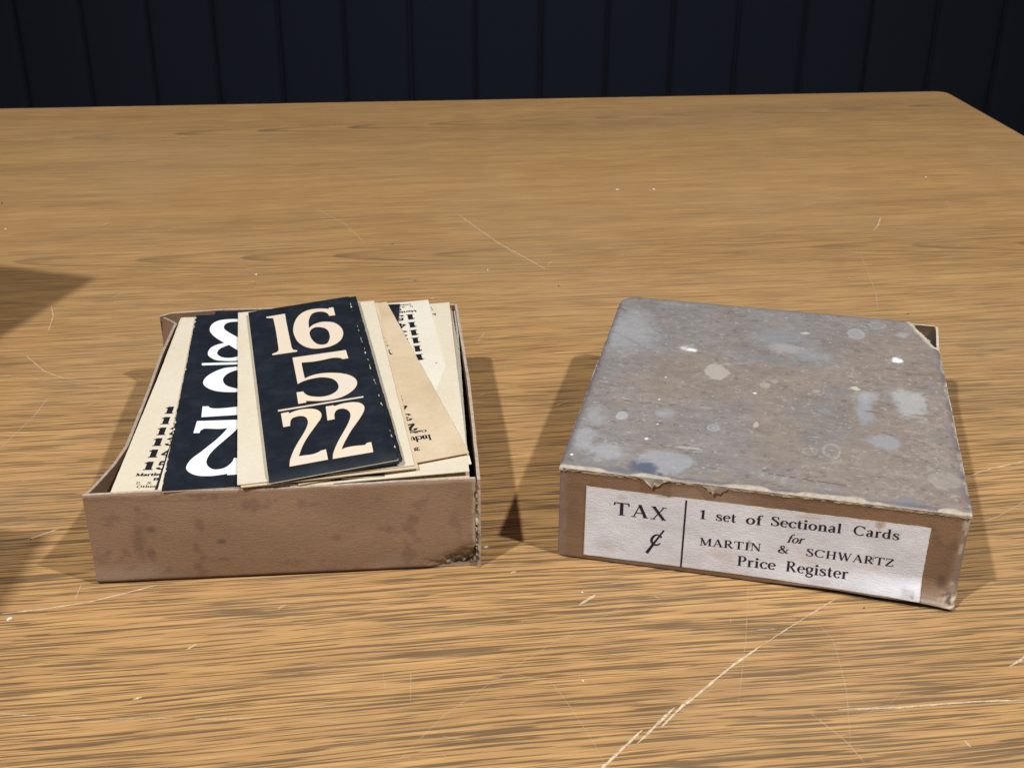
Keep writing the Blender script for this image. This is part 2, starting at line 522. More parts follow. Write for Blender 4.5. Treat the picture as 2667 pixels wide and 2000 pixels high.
# ------------------------------------------------------------------ lettering: stroke glyphs, cap height 1
def arc(cx, cy, rx, ry, a0, a1, n=18, thin=0.0, thick=1.0):
    P = []
    for i in range(n + 1):
        a = math.radians(a0 + (a1 - a0) * i / n)
        P.append((cx + rx * math.cos(a), cy + ry * math.sin(a), thin + (thick - thin) * abs(math.cos(a)) ** 1.4))
    return P
def ln(x0, y0, x1, y1, w=1.0): return [(x0, y0, w), (x1, y1, w)]
def sf(x, y, L=1.0): return [(x - 0.155 * L, y, 's'), (x + 0.155 * L, y, 's')]
def cr(pts, n=6):
    out = []
    for i in range(len(pts) - 1):
        p0, p1, p2, p3 = pts[max(i - 1, 0)], pts[i], pts[i + 1], pts[min(i + 2, len(pts) - 1)]
        for k in range(n):
            t = k / n
            out.append(tuple(0.5 * (2 * p1[j] + (p2[j] - p0[j]) * t + (2 * p0[j] - 5 * p1[j] + 4 * p2[j] - p3[j]) * t * t
                                    + (3 * p1[j] - p0[j] - 3 * p2[j] + p3[j]) * t ** 3) for j in range(3)))
    out.append(pts[-1])
    return out
B, Tp = 0.02, 0.98
S_up = cr([(.52, .74, .1), (.47, .90, .05), (.31, .975, .05), (.14, .88, .6), (.12, .73, .95), (.27, .57, 1), (.42, .45, 1), (.52, .29, .95), (.49, .11, .5), (.31, .025, .05), (.14, .07, .05), (.07, .27, .1)])
s_lo = [(x * .82, y * .655, w * .9) for x, y, w in S_up]
G = {
 'T': (.78, [ln(.39, 0, .39, 1), sf(.39, B), ln(.03, .965, .75, .965, .15), ln(.045, 1, .03, .76, .1), ln(.735, 1, .75, .76, .1)]),
 'A': (.84, [ln(.12, 0, .42, 1, 0), ln(.40, 1, .72, 0, 1), ln(.23, .34, .62, .34, 0), sf(.12, B, .85), sf(.72, B, .85)]),
 'X': (.84, [ln(.15, 1, .69, 0, 1), ln(.67, 1, .16, 0, 0), sf(.15, Tp, .8), sf(.68, Tp, .8), sf(.15, B, .8), sf(.69, B, .8)]),
 'S': (.62, [S_up, ln(.52, .97, .525, .72, 0), ln(.06, .03, .055, .29, 0)]),
 'C': (.84, [arc(.46, .5, .38, .48, 42, 318, 26), ln(.77, .97, .775, .70, 0)]),
 'G': (.88, [arc(.46, .5, .38, .48, 42, 318, 26), ln(.74, .97, .745, .72, 0), ln(.74, .05, .74, .42, .9), sf(.74, .42)]),
 'M': (1.02, [ln(.16, 0, .16, 1, 0), ln(.16, 1, .50, .06, 1), ln(.50, .06, .84, 1, 0), ln(.86, 0, .86, 1, 1), sf(.15, B, .8), sf(.86, B), sf(.11, Tp, .6), sf(.91, Tp, .6)]),
 'R': (.80, [ln(.19, 0, .19, 1), arc(.37, .745, .21, .235, -90, 90, 14), ln(.19, Tp, .37, Tp, 0), ln(.19, .51, .37, .51, 0), ln(.36, .52, .68, .02, .9), sf(.19, B), sf(.71, B, .6), sf(.12, Tp, .55)]),
 'P': (.68, [ln(.19, 0, .19, 1), arc(.37, .73, .21, .25, -90, 90, 14), ln(.19, Tp, .37, Tp, 0), ln(.19, .48, .37, .48, 0), sf(.19, B), sf(.12, Tp, .55)]),
 'B': (.74, [ln(.19, 0, .19, 1), arc(.37, .755, .19, .225, -90, 90, 14), arc(.39, .275, .23, .255, -90, 90, 14), ln(.19, Tp, .37, Tp, 0), ln(.19, .53, .39, .53, 0), ln(.19, B, .39, B, 0), sf(.12, B, .55), sf(.12, Tp, .55)]),
 'I': (.42, [ln(.21, 0, .21, 1), sf(.21, B), sf(.21, Tp)]),
 'N': (.88, [ln(.15, 0, .15, 1, 0), ln(.15, 1, .73, .02, 1), ln(.73, 0, .73, 1, 0), sf(.15, B, .8), sf(.12, Tp, .6), sf(.73, Tp, .8)]),
 'H': (.90, [ln(.19, 0, .19, 1), ln(.71, 0, .71, 1), ln(.19, .51, .71, .51, 0), sf(.19, B), sf(.71, B), sf(.19, Tp), sf(.71, Tp)]),
 'W': (1.16, [ln(.13, 1, .37, 0, 1), ln(.37, 0, .60, 1, 0), ln(.56, 1, .80, 0, 1), ln(.80, 0, 1.03, 1, 0), sf(.13, Tp, .8), sf(.58, Tp, .8), sf(1.03, Tp, .7)]),
 'Z': (.72, [ln(.08, .965, .62, .965, .15), ln(.60, .95, .09, .04, 1), ln(.07, .035, .65, .035, .15), ln(.09, 1, .08, .74, 0), ln(.63, 0, .65, .27, 0)]),
 'U': (.84, [[(.19, 1, 1), (.19, .34, 1)], arc(.43, .33, .24, .31, 180, 360, 16), ln(.67, .33, .67, 1, .1), sf(.19, Tp), sf(.67, Tp, .8)]),
 'O': (.86, [arc(.43, .5, .34, .48, 0, 360, 30)]),
 '&': (.92, [cr([(.80, .52, .1), (.72, .30, .1), (.52, .06, .1), (.30, .03, .3), (.12, .16, .9), (.14, .36, .9), (.36, .54, .3), (.52, .70, .2), (.52, .90, .5), (.40, .97, .1), (.28, .90, .6), (.27, .76, .9), (.42, .48, 1), (.66, .14, 1), (.86, .03, .3)]), sf(.80, .54, .8)]),
 'a': (.56, [cr([(.10, .52, .5), (.18, .63, .1), (.30, .64, .2), (.40, .52, 1), (.40, .14, 1), (.44, .03, .3), (.53, .05, 0)]), cr([(.39, .39, 0), (.20, .32, .5), (.09, .18, .95), (.15, .03, .4), (.27, .04, .2), (.39, .17, 0)])]),
 'b': (.62, [ln(.15, 0, .15, 1.02), arc(.34, .32, .21, .30, -140, 140, 20), sf(.10, 1.0, .5)]),
 'c': (.52, [arc(.31, .325, .23, .31, 40, 320, 22), arc(.47, .52, .03, .03, 0, 360, 6, .4, .4)]),
 'd': (.66, [ln(.48, .02, .48, 1.02), arc(.29, .32, .21, .30, 35, 325, 20), sf(.43, 1.0, .5), sf(.54, B, .4)]),
 'e': (.54, [arc(.29, .325, .215, .31, 8, 318, 24), ln(.09, .36, .50, .36, 0)]),
 'f': (.40, [ln(.17, 0, .17, .78), cr([(.17, .76, 1), (.20, .94, .5), (.31, 1.01, .1), (.42, .93, .5)]), ln(.03, .62, .34, .62, .1), sf(.17, B)]),
 'g': (.58, [arc(.28, .43, .19, .215, 0, 360, 22), cr([(.16, .25, .2), (.11, .14, .4), (.20, .06, .7), (.42, .03, .8), (.52, -.10, .7), (.42, -.24, .2), (.24, -.27, .2), (.08, -.17, .5), (.13, -.04, .1), (.22, .03, .1)]), ln(.41, .57, .55, .63, .3)]),
 'h': (.66, [ln(.16, 0, .16, 1.02), cr([(.16, .45, 0), (.27, .60, .2), (.39, .63, .5), (.50, .50, 1), (.50, .02, 1)]), sf(.10, 1.0, .5), sf(.16, B), sf(.50, B)]),
 'i': (.32, [ln(.16, 0, .16, .64), arc(.155, .88, .045, .045, 0, 360, 8, .7, .7), sf(.16, B), sf(.11, .63, .5)]),
 'l': (.32, [ln(.16, 0, .16, 1.02), sf(.16, B), sf(.11, 1.0, .5)]),
 'n': (.66, [ln(.16, 0, .16, .64), cr([(.16, .45, 0), (.27, .60, .2), (.39, .63, .5), (.50, .50, 1), (.50, .02, 1)]), sf(.11, .63, .5), sf(.16, B), sf(.50, B)]),
 'o': (.60, [arc(.30, .325, .22, .31, 0, 360, 24)]),
 'r': (.48, [ln(.16, 0, .16, .64), cr([(.16, .42, 0), (.26, .58, .2), (.36, .63, .4), (.43, .56, .8)]), sf(.11, .63, .5), sf(.16, B)]),
 's': (.50, [s_lo, ln(.425, .62, .43, .48, 0), ln(.05, .03, .045, .19, 0)]),
 't': (.40, [cr([(.17, .86, .2), (.17, .6, 1), (.17, .16, 1), (.22, .03, .5), (.36, .08, .1)]), ln(.03, .62, .36, .62, .1)]),
 'u': (.66, [cr([(.15, .64, 1), (.15, .20, 1), (.22, .04, .5), (.34, .04, .2), (.48, .20, 0)]), ln(.50, .64, .50, .02), sf(.10, .63, .5), sf(.45, .63, .5), sf(.56, B, .4)]),
 '.': (.30, [arc(.12, .06, .04, .04, 0, 360, 8, .8, .8)]),
 '1': (.56, [ln(.29, 0, .29, 1), cr([(.08, .80, .1), (.18, .86, .2), (.29, .95, .5)]), sf(.29, B, 1.25)]),
 '2': (.64, [cr([(.11, .72, 1), (.16, .90, .5), (.32, .975, .1), (.48, .88, .7), (.49, .70, 1), (.36, .46, .8), (.20, .24, .5), (.10, .06, .3)]), ln(.08, .06, .55, .06, .6), ln(.55, .02, .57, .28, .1)]),
 '3': (.62, [cr([(.11, .76, .9), (.18, .92, .4), (.32, .975, .1), (.46, .87, .8), (.46, .68, .9), (.34, .54, .2), (.22, .53, .1)]), cr([(.26, .53, .1), (.42, .47, .4), (.52, .28, 1), (.44, .08, .6), (.27, .025, .1), (.14, .08, .5), (.08, .25, .9)])]),
 '4': (.66, [ln(.42, 0, .42, 1), ln(.42, .98, .06, .31, .2), ln(.05, .29, .62, .29, .25), sf(.42, B)]),
 '5': (.62, [ln(.13, .95, .50, .95, .75), ln(.14, .97, .11, .52, .1), cr([(.11, .53, .1), (.28, .62, .2), (.46, .53, .7), (.52, .32, 1), (.44, .10, .6), (.27, .025, .1), (.14, .08, .5), (.08, .24, .9)])]),
 '6': (.64, [arc(.33, .30, .21, .28, 0, 360, 24), cr([(.13, .30, 1), (.13, .60, .9), (.26, .90, .4), (.40, .975, .1), (.53, .84, .8)])]),
 '0': (.66, [arc(.33, .5, .24, .48, 0, 360, 26)]),
 ' ': (.45, []),
}
def flatten(strokes, T, t, ser):
    """variable-width strokes -> (verts2d, faces)"""
    V, Fc = [], []
    for st in strokes:
        P = [(x, y, (ser if w == 's' else t + (T - t) * w)) for x, y, w in st]
        n = len(P); base = len(V)
        closed = n > 6 and math.dist(P[0][:2], P[-1][:2]) < 1e-6
        for i, (x, y, w) in enumerate(P):
            a = P[i - 1] if i else (P[-2] if closed else P[0])
            b = P[i + 1] if i < n - 1 else (P[1] if closed else P[-1])
            dx, dy = b[0] - a[0], b[1] - a[1]; L = math.hypot(dx, dy) or 1
            V.append((x - dy / L * w / 2, y + dx / L * w / 2)); V.append((x + dy / L * w / 2, y - dx / L * w / 2))
        for i in range(n - 1):
            k = base + 2 * i
            Fc.append((k + 1, k + 3, k + 2, k))
    return V, Fc
STY = dict(book=(.168, .062, .052), slab=(.26, .115, .105), bold=(.23, .07, .06), gothic=(.15, .13, .12))
def word(text, p0, p1, cap, style, slant=0.0, track=0.0):
    """text from p0 to p1 (left and right ends on the baseline), 2-D polygons"""
    T, t, ser = STY[style]
    x = 0.0; V, Fc = [], []
    for ch in text:
        adv, strokes = G[ch]
        v, f = flatten(strokes, T, t, ser)
        b = len(V)
        V += [(a + x + slant * c_, c_) for a, c_ in v]
        Fc += [tuple(k + b for k in q) for q in f]
        x += adv + track
    lo = min(v[0] for v in V); hi = max(v[0] for v in V)
    dx, dy = p1[0] - p0[0], p1[1] - p0[1]; L = math.hypot(dx, dy)
    ex = (dx / L, dy / L); ey = (-ex[1], ex[0]); sx = L / (hi - lo)
    return [(p0[0] + ex[0] * (a - lo) * sx + ey[0] * c_ * cap, p0[1] + ex[1] * (a - lo) * sx + ey[1] * c_ * cap) for a, c_ in V], Fc
def lettering(name, words, place, mat, parent, step=2e-6):
    """place(x_mm, y_mm, lift) -> local 3-D point; every stroke layer a hair above the last"""
    V, Fc = [], []
    for i, (v, f) in enumerate(words):
        b = len(V)
        lift = [0.0] * len(v)
        for k, q in enumerate(f):
            for j in q: lift[j] = (k % 40) * 4e-8
        V += [place(x, y, 0.00006 + (i % 7) * step * 0.1 + lift[j]) for j, (x, y) in enumerate(v)]
        Fc += [tuple(k + b for k in q) for q in f]
    return mesh_ob(name, V, Fc, mat, parent)
def smooth_loop(s):
    """'x,y[c] ...' -> dense loop, smooth except at points marked c"""
    pts = []
    for tok in s.split():
        c_ = tok.endswith('c'); x, y = tok.rstrip('c').split(',')
        pts.append((float(x), float(y), c_))
    n = len(pts); out = []
    for i in range(n):
        p1, p2 = pts[i], pts[(i + 1) % n]
        p0 = p1 if p1[2] else pts[i - 1]
        p3 = p2 if p2[2] else pts[(i + 2) % n]
        k = 1 if (p1[2] and p2[2]) else 5
        for j in range(k):
            t = j / k
            out.append(tuple(0.5 * (2 * p1[m] + (p2[m] - p0[m]) * t + (2 * p0[m] - 5 * p1[m] + 4 * p2[m] - p3[m]) * t * t
                                    + (3 * p1[m] - p0[m] - 3 * p2[m] + p3[m]) * t ** 3) for m in range(2)))
    return out

# ------------------------------------------------------------------ cardboard colours
KR = np.array([0.280, 0.176, 0.112])
RIM = np.array([0.36, 0.29, 0.23])
PULP = np.array([0.62, 0.54, 0.41])
def kraft(a, b, seed, tint=1.0):
    """a along the face, b up the face, in mm"""
    m = fbm(a / 34, b / 22, seed, 4); f = fbm(a / 5, b / 0.9, seed + 7, 3); s = fbm(a / 9, b / 9, seed + 3, 3)
    k = 0.80 + 0.36 * m + 0.07 * (f - .5)
    c = KR * tint * k[..., None]
    c = mixc(c, c * np.array([0.62, 0.58, 0.60]), sstep(.60, .78, s) * 0.55)
    c = mixc(c, np.array([0.36, 0.28, 0.235]), sstep(.55, .75, fbm(a / 50, b / 40, seed + 11, 3)) * .45)
    return c
def spot(c, a, b, x, y, rx, ry, colr, alpha, seed=0, soft=.5, ring=0.0, rag=.5):
    n = fbm(a / (rx * .8) + seed * 3.1, b / (ry * .8) + seed, seed, 3) - .5
    n = n + .6 * (fbm(a / 2.2, b / 2.2, seed + 50, 3) - .5)
    d = np.hypot((a - x) / rx, (b - y) / ry) + n * rag * 1.25
    m = 1 - sstep(1 - soft, 1 + .02, d)
    if ring: m = m * (1 - ring) + ring * np.exp(-((d - .85) / .12) ** 2)
    return mixc(c, np.asarray(colr), m * alpha)
def grid(nu, nv):
    u = np.linspace(0, 1, nu)[:, None] * np.ones((1, nv)); v = np.linspace(0, 1, nv)[None, :] * np.ones((nu, 1))
    return u, v
def st(*a): return np.stack(np.broadcast_arrays(*a), -1).astype(float)

# ------------------------------------------------------------------ the open box
BX = (-0.214846, 0.528204, 0.096010)
BW, BD, BH = 0.2000, 0.2319, 0.05449
box = empty("card_box", (BX[0], BX[1], 0), BX[2])
tag(box, "open brown cardboard box without its lid, filled with numbered cards, one corner crushed", "box")
TH = 0.0017
Z0 = 0.0002
INS = np.array([0.20, 0.118, 0.072])
def left_in(y, z):
    """how far the left wall leans in at depth y, height z"""
    prof = np.interp(y, [0, .010, .030, .050, .118, .166, .205, .2130, .2270, .2285], [0, .0034, .0088, .0120, .0126, .0122, .0135, .0140, .0014, .0004])
    return prof * (0.12 + 0.88 * np.clip(z / BH, 0, 1) ** 1.3)
def back_y(x): return BD + np.interp(x, [0, .003, .010, .040, .072, .15, .2], [-.0065, -.0055, -.001, .0022, .0020, .0008, 0])
# front wall
u, v = grid(240, 70)
x = u * (BW - 0.0022); z = Z0 + v * (BH - Z0)
x = x - (u > .995) * 0.0012 * vnoise(v * 26, v * 0, 5)
rimw = 0.0005 * (fbm(u * 14, v * 0, 3) - .5) + 0.0004 * np.sin(u * 9)
z = z + rimw * v * 1.4
y = 0.0011 * np.sin(np.pi * v) * np.sin(np.pi * u) * -1 + 0.0003 * (fbm(u * 9, v * 4, 8) - .5)
dent = sstep(.84, 1.0, u + .10 * (fbm(u * 30, v * 9, 4) - .5)) * (1 - sstep(.05, .30, v / np.clip(.18 + .9 * (u - .8) * 5, .2, 2)))
crush = fbm(u * 90, v * 30 - u * 22, 9, 3)
y = y + dent * (0.0042 + 0.0038 * (crush - .5) * 2)
z = z + dent * 0.0012 * (crush - .3) * (v > .02)
a, b = x * 1000, z * 1000
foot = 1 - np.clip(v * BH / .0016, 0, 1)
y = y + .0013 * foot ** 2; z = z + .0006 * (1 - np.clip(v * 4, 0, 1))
c = kraft(a, b, 21)
for (sx, sy, rx, ry, k, al) in ((24, 25, 5, 17, .55, .6), (30, 18, 3, 6, .55, .6), (31, 33, 4, 3, .45, .6), (66, 24, 3, 2.5, .40, .8), (66, 13, 4, 2, .55, .5), (12, 40, 6, 3, .7, .5), (115, 44, 5, 1.5, .6, .5), (150, 28, 9, 4, .72, .4), (100, 8, 10, 3, .75, .4), (95, 47, 1.2, 1, .35, .7), (186, 30, 4, 8, .66, .5), (8, 20, 3, 2, .6, .5)):
    c = spot(c, a, b, sx, sy, rx, ry, KR * k * np.array([.95, .95, 1.1]), al, int(sx), .8)
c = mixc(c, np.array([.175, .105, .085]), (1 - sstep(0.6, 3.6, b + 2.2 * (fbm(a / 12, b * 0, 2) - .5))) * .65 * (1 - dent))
c = mixc(c, np.array([.46, .33, .25]), sstep(52.6, 53.8, b + 1.1 * (fbm(a / 6, b * 0, 6) - .5)) * .75)
c = mixc(c, KR * 0.62, np.exp(-((b - (51.2 - 2.2 * np.sin(np.clip(a - 20, 0, 60) / 60 * np.pi))) / .5) ** 2) * .5 * (a < 82))
cr1 = np.array([.30, .26, .22])
c = mixc(c, cr1, dent * .85)
c = mixc(c, np.array([.58, .50, .37]), dent * sstep(.55, .68, crush))
c = mixc(c, np.array([.05, .035, .02]), dent * sstep(.48, .36, crush) * .8)
c = mixc(c, np.array([.45, .36, .27]), sstep(.985, .995, u + .006 * (vnoise(v * 40, v, 3) - .5)) * .8)
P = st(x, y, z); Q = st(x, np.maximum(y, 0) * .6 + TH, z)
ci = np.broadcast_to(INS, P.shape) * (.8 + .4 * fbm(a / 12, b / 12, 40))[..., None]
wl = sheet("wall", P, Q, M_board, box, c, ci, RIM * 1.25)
tag(wl, "stained front wall with a crushed lower corner")
# left wall
u, v = grid(160, 40)
y = .0017 + u * (BD - .0017 - .0085); z = Z0 + v * (BH - Z0) - .0007 * v * fbm(u * 8, v * 0, 12)
x = left_in(y, z)
c = kraft(y * 1000, z * 1000, 51)
P = st(x, y, z); Q = st(x + TH, y, z)
ci = np.broadcast_to(INS, P.shape) * (.8 + .4 * fbm(y * 80, z * 80, 41))[..., None]
sheet("wall", P[::-1], Q[::-1], M_board, box, c[::-1], ci, RIM)
# right wall
u, v = grid(140, 40)
y = -.0002 + u * (BD - .0016); z = Z0 + v * (BH - Z0) + .0005 * v * (fbm(u * 10, v * 0, 14) - .3)
x = BW + .0014 * np.sin(np.pi * u) * v + .0006 * (fbm(u * 8, v * 3, 18) - .5)
c = kraft(y * 1000, z * 1000, 61)
c = mixc(c, PULP, (1 - sstep(.0, .02, u + .01 * (vnoise(v * 30, v, 2) - .5))) * .8)
P = st(x, y, z); Q = st(x - TH, y, z)
ci = np.broadcast_to(INS, P.shape) * (.8 + .4 * fbm(y * 80, z * 80, 42))[..., None]
sheet("wall", P, Q, M_board, box, c, ci, RIM * 1.2)
# back wall
u, v = grid(160, 40)
x = .0022 + u * (BW - .0040); z = Z0 + v * (BH - Z0) + .0006 * v * (fbm(u * 9, v * 0, 15) - .5)
x = x + (1 - u) ** 8 * left_in(np.full_like(u, .2285), z)
y = BD + (back_y(x) - BD) * (0.2 + .8 * v)
c = kraft(x * 1000, z * 1000, 71)
P = st(x, y, z); Q = st(x, y - TH, z)
ci = np.broadcast_to(INS, P.shape) * (.9 + .4 * fbm(x * 80, z * 80, 43))[..., None]
sheet("wall", P[::-1], Q[::-1], M_board, box, c[::-1], ci, RIM * 1.35)
# bottom
u, v = grid(20, 20)
x = .0016 + u * (BW - .0034); y = .0018 + v * (BD - .011)
P = st(x, y, np.full_like(x, .0016)); Q = st(x, y, np.full_like(x, .0003))
sheet("base", P, Q, M_board, box, kraft(x * 1000, y * 1000, 81, .7), None, RIM)
# torn paper along the split corner
rs = random.Random(5)
V, Fc, C = [], [], []
for k in range(26):
    z0 = .004 + .0485 * k / 26 + rs.uniform(-.0006, .0006); h = rs.uniform(.0012, .0030)
    w = rs.uniform(.0006, .0019); o_ = rs.uniform(-.0008, .0002)
    bb = len(V)
    pts = [(BW - .0026, -.0003, z0), (BW - .0026 + w, -.0006 + o_, z0 + h * .2), (BW - .0026 + w * .7, -.0004 + o_, z0 + h * .9), (BW - .0027, -.0002, z0 + h)]
    for p_ in pts: V.append(p_)
    for p_ in pts: V.append((p_[0], p_[1] + .0004, p_[2]))
    Fc += [(bb, bb + 1, bb + 2, bb + 3), (bb + 7, bb + 6, bb + 5, bb + 4), (bb, bb + 4, bb + 5, bb + 1), (bb + 1, bb + 5, bb + 6, bb + 2), (bb + 2, bb + 6, bb + 7, bb + 3), (bb + 3, bb + 7, bb + 4, bb)]
    cc_ = PULP * rs.uniform(.5, 1.1) if rs.random() < .6 else KR * rs.uniform(.3, .9)
    C += [cc_] * 8
tag(mesh_ob("torn_edge", V, Fc, M_board, box, np.array(C)), kind="stuff")

# ------------------------------------------------------------------ cards in the box
BM = Matrix.Translation((BX[0], BX[1], 0)) @ Matrix.Rotation(BX[2], 4, 'Z')
def card_matrix(x, y, z, yaw, roll, pitch):
    ex = Vector((math.cos(yaw) * math.cos(roll), math.sin(yaw) * math.cos(roll), math.sin(roll)))
    ey = Vector((-math.sin(yaw) * math.cos(pitch), math.cos(yaw) * math.cos(pitch), math.sin(pitch)))
    ey = (ey - ex * ey.dot(ex)).normalized()
    m = Matrix((ex, ey, ex.cross(ey))).transposed().to_4x4()
    m.translation = (x, y, z)
    return BM @ m
CT = 0.00042
def make_card(name, fr, w, l, mat, label, group, face=None, curl=None, ragged='', inset=0.0):
    """fr = x, y, z, yaw, roll, pitch in the box frame; the card is a thin sheet with its own curl"""
    curl = curl or (lambda x, y: x * 0)
    seed = int(abs(fr[0]) * 1e5) % 97
    u, v = grid(14, 110)
    x = u * w; y = v * l
    rag = .0003 * (vnoise(v * 130, v * 0, seed) ** 2) + .0002 * vnoise(v * 40, v * 0, seed + 1)
    if 'R' in ragged: x = x - (u == 1) * rag
    if 'L' in ragged: x = x + (u == 0) * rag
    x = x + ((u == 0) | (u == 1)) * .00015 * (vnoise(v * 60, u * 3, seed + 2) - .5)
    # corners slightly rounded by handling
    z = curl(x, y)
    P = st(x, y, z); Q = st(x, y, z - CT)
    o = sheet(name, P, Q, mat, None)
    o.matrix_world = card_matrix(*fr)
    tag(o, label, "card", group)
    if face is not None:
        n, m_ = 14, 110
        u, v = grid(n, m_)
        x = inset + u * (w - 2 * inset); y = inset + v * (l - 2 * inset)
        r2_ = .0030 * np.clip(vnoise(v * 170, v * 0, seed + 5) - .66, 0, 1) * (vnoise(v * 17, v * 0, seed + 6) > .36) - .00004
        if 'R' in ragged: x = x - (u == 1) * (r2_ + rag)
        if 'L' in ragged: x = x + (u == 0) * (r2_ + rag)
        z = curl(x, y) + .00005
        i = np.arange(n * m_).reshape(n, m_)
        Fc = np.stack([i[:-1, :-1].ravel(), i[1:, :-1].ravel(), i[1:, 1:].ravel(), i[:-1, 1:].ravel()], 1)
        mesh_ob("printed_face", st(x, y, z).reshape(-1, 3), Fc.tolist(), face, o, smooth=True)
    return o
def numerals(card, loops_list, mat, curl=None):
    for loops in loops_list:
        L2 = [smooth_loop(s_) for s_ in loops]
        tri = tessellate_polygon([[Vector((p_[0], p_[1], 0)) for p_ in lp] for lp in L2])
        pts = [p_ for lp in L2 for p_ in lp]
        V = []
        for (px, py) in pts:
            zz = float(curl(np.array(px / 1000), np.array(py / 1000))) if curl else 0.0
            V.append((px / 1000, py / 1000, zz + .00011))
        Fc = []
        for t in tri:
            a_, b_, c_ = (pts[k] for k in t)
            area = (b_[0] - a_[0]) * (c_[1] - a_[1]) - (b_[1] - a_[1]) * (c_[0] - a_[0])
            Fc.append(t if area > 0 else t[::-1])
        mesh_ob("numeral", V, Fc, mat, card)
def flat(x, y, lift): return (x / 1000, y / 1000, .00004 + lift)

NUM_E = [
 ["11.01,205.52c 23.22,205.73c 23.14,190.02 23.29,166.6 23.43,152.29c 24.08,148.53c 26.49,146.87c 26.14,145.03c 11.3,145.77c 11.23,147.76c 14.17,149.05c 15.44,151.51c 15.63,161.49 15.7,184.43 15.31,201.51c 11.11,203.58c"],
 ["51.79,203.82c 54.63,203.55c 54.51,190.27c 50.65,190.76c 49.84,195.56 47.35,199.08 43.96,200.26 41.02,199.23 38.94,195.61 37.23,188.58 36.67,183.36 36.26,176.86c 39.55,181.09 44.03,183.05 48.24,182.18 52.61,178.75 55.64,171.26 56.42,162.47 54.72,153.82 51.36,148.05 46.87,144.83 42.67,144.03 37.79,144.7 33.92,147.26 30.26,152.54 27.58,160.22 26.45,169.47 26.4,177.92 27.93,188.05 30.58,196.85 34.58,203.04 39.2,205.65 44.89,205.33 49.12,203.56 51.59,201.85c", "36.04,169.74 37.39,173.94 39.96,176.41 42.88,175.75 45.62,173.23 47.34,169.34 47.82,164.93 47.71,158.73 46.49,153.07 44.64,149.25 42.33,148.88 39.97,150.13 37.85,154.02 36.35,160.26 35.91,165.61"],
 ["22.81,137.57c 55,135.79c 55.15,123.87c 51.65,124.03c 50.89,125.57 48.65,127.24 45.5,128.02 41.81,127.57 37.75,127.28 33.73,127.35 27.53,128.68c 27.38,122.6 27.52,106.9c 32.05,109.2 36.83,109.78 42.25,108.65 48.25,105.73 52.89,101.45 55.74,95.81 56.22,90.27 54.75,84.7 51.47,79.91 46.83,76.16 42.09,74.61 36.41,74.7 31.26,76.1 25.61,78.45c 25.92,76.4c 21.28,76.35c 21.45,90.89c 25.33,90.51c 25.85,87.72 27.83,84.12 31.03,81.68 34.69,80.18 38.5,80.23 42.16,82.24 44.68,86.01 45.5,90.94 44.82,96.07 42.95,100.39 39.72,103.28 36.34,104.79 32.44,104.97 28.47,104.28 25.22,102.86 22.94,101.09c"],
 ["9.64,73.25c 57.43,72.14c 57.44,70.43c 9.71,71.38c"],
 ["11,68.69c 15.33,68.86c 15.45,66.87c 18.07,68.3 21.49,69.14 25.37,68.69 28.62,67.44 31.17,64.81 32.46,60.96 32.39,57.37 31.32,53.59 29.1,49.12 26.41,43.73 23.77,38.43 21.06,32.13 18.97,26.27 16.69,17.91c 19.82,17.82 23.45,17.44 26.14,18.16 27.81,19.16c 28.25,19.64c 31.07,20.11c 31.04,9.13c 11.19,9.13c 11.93,15.41c 12.51,17.86 14.65,25.15 17.35,32.4 20.68,40.16 23.15,46.71 24.39,51.49 24.65,54.94 24.29,58.06 23.24,60.26 21.41,61.56 19.22,61.8 16.93,60.87 15.81,58.9 15.19,56.17 14.9,52.45c 11.13,52.31c"],
 ["35.78,67.53c 40.14,67.46c 40.42,66.18c 43.2,67.15 46.94,67.7 51.1,67.03 54.27,65.19 56.08,61.69 56.3,57.92 55.16,53.48 52.97,48.32 49.68,41.89 46.13,35.13 43.15,28.31 40.56,22.05 38.91,16.92c 41.15,17.99 44.09,18.25 47.23,17.9 50.34,17.29 51.55,17.38c 52.43,18.98c 54.84,19.07c 54.45,8.42c 33.44,8.93c 34.07,13.59c 35.76,19.46 38.42,26.73 41.72,34.51 45.09,42.46 47.28,49.29 47.96,53.82 47.64,56.97 46.58,59.81 44.82,61.59 42.89,61.84 40.95,60.75 39.83,58.14 39.25,55.35 39.08,51.23c 35.05,50.98c"],
]
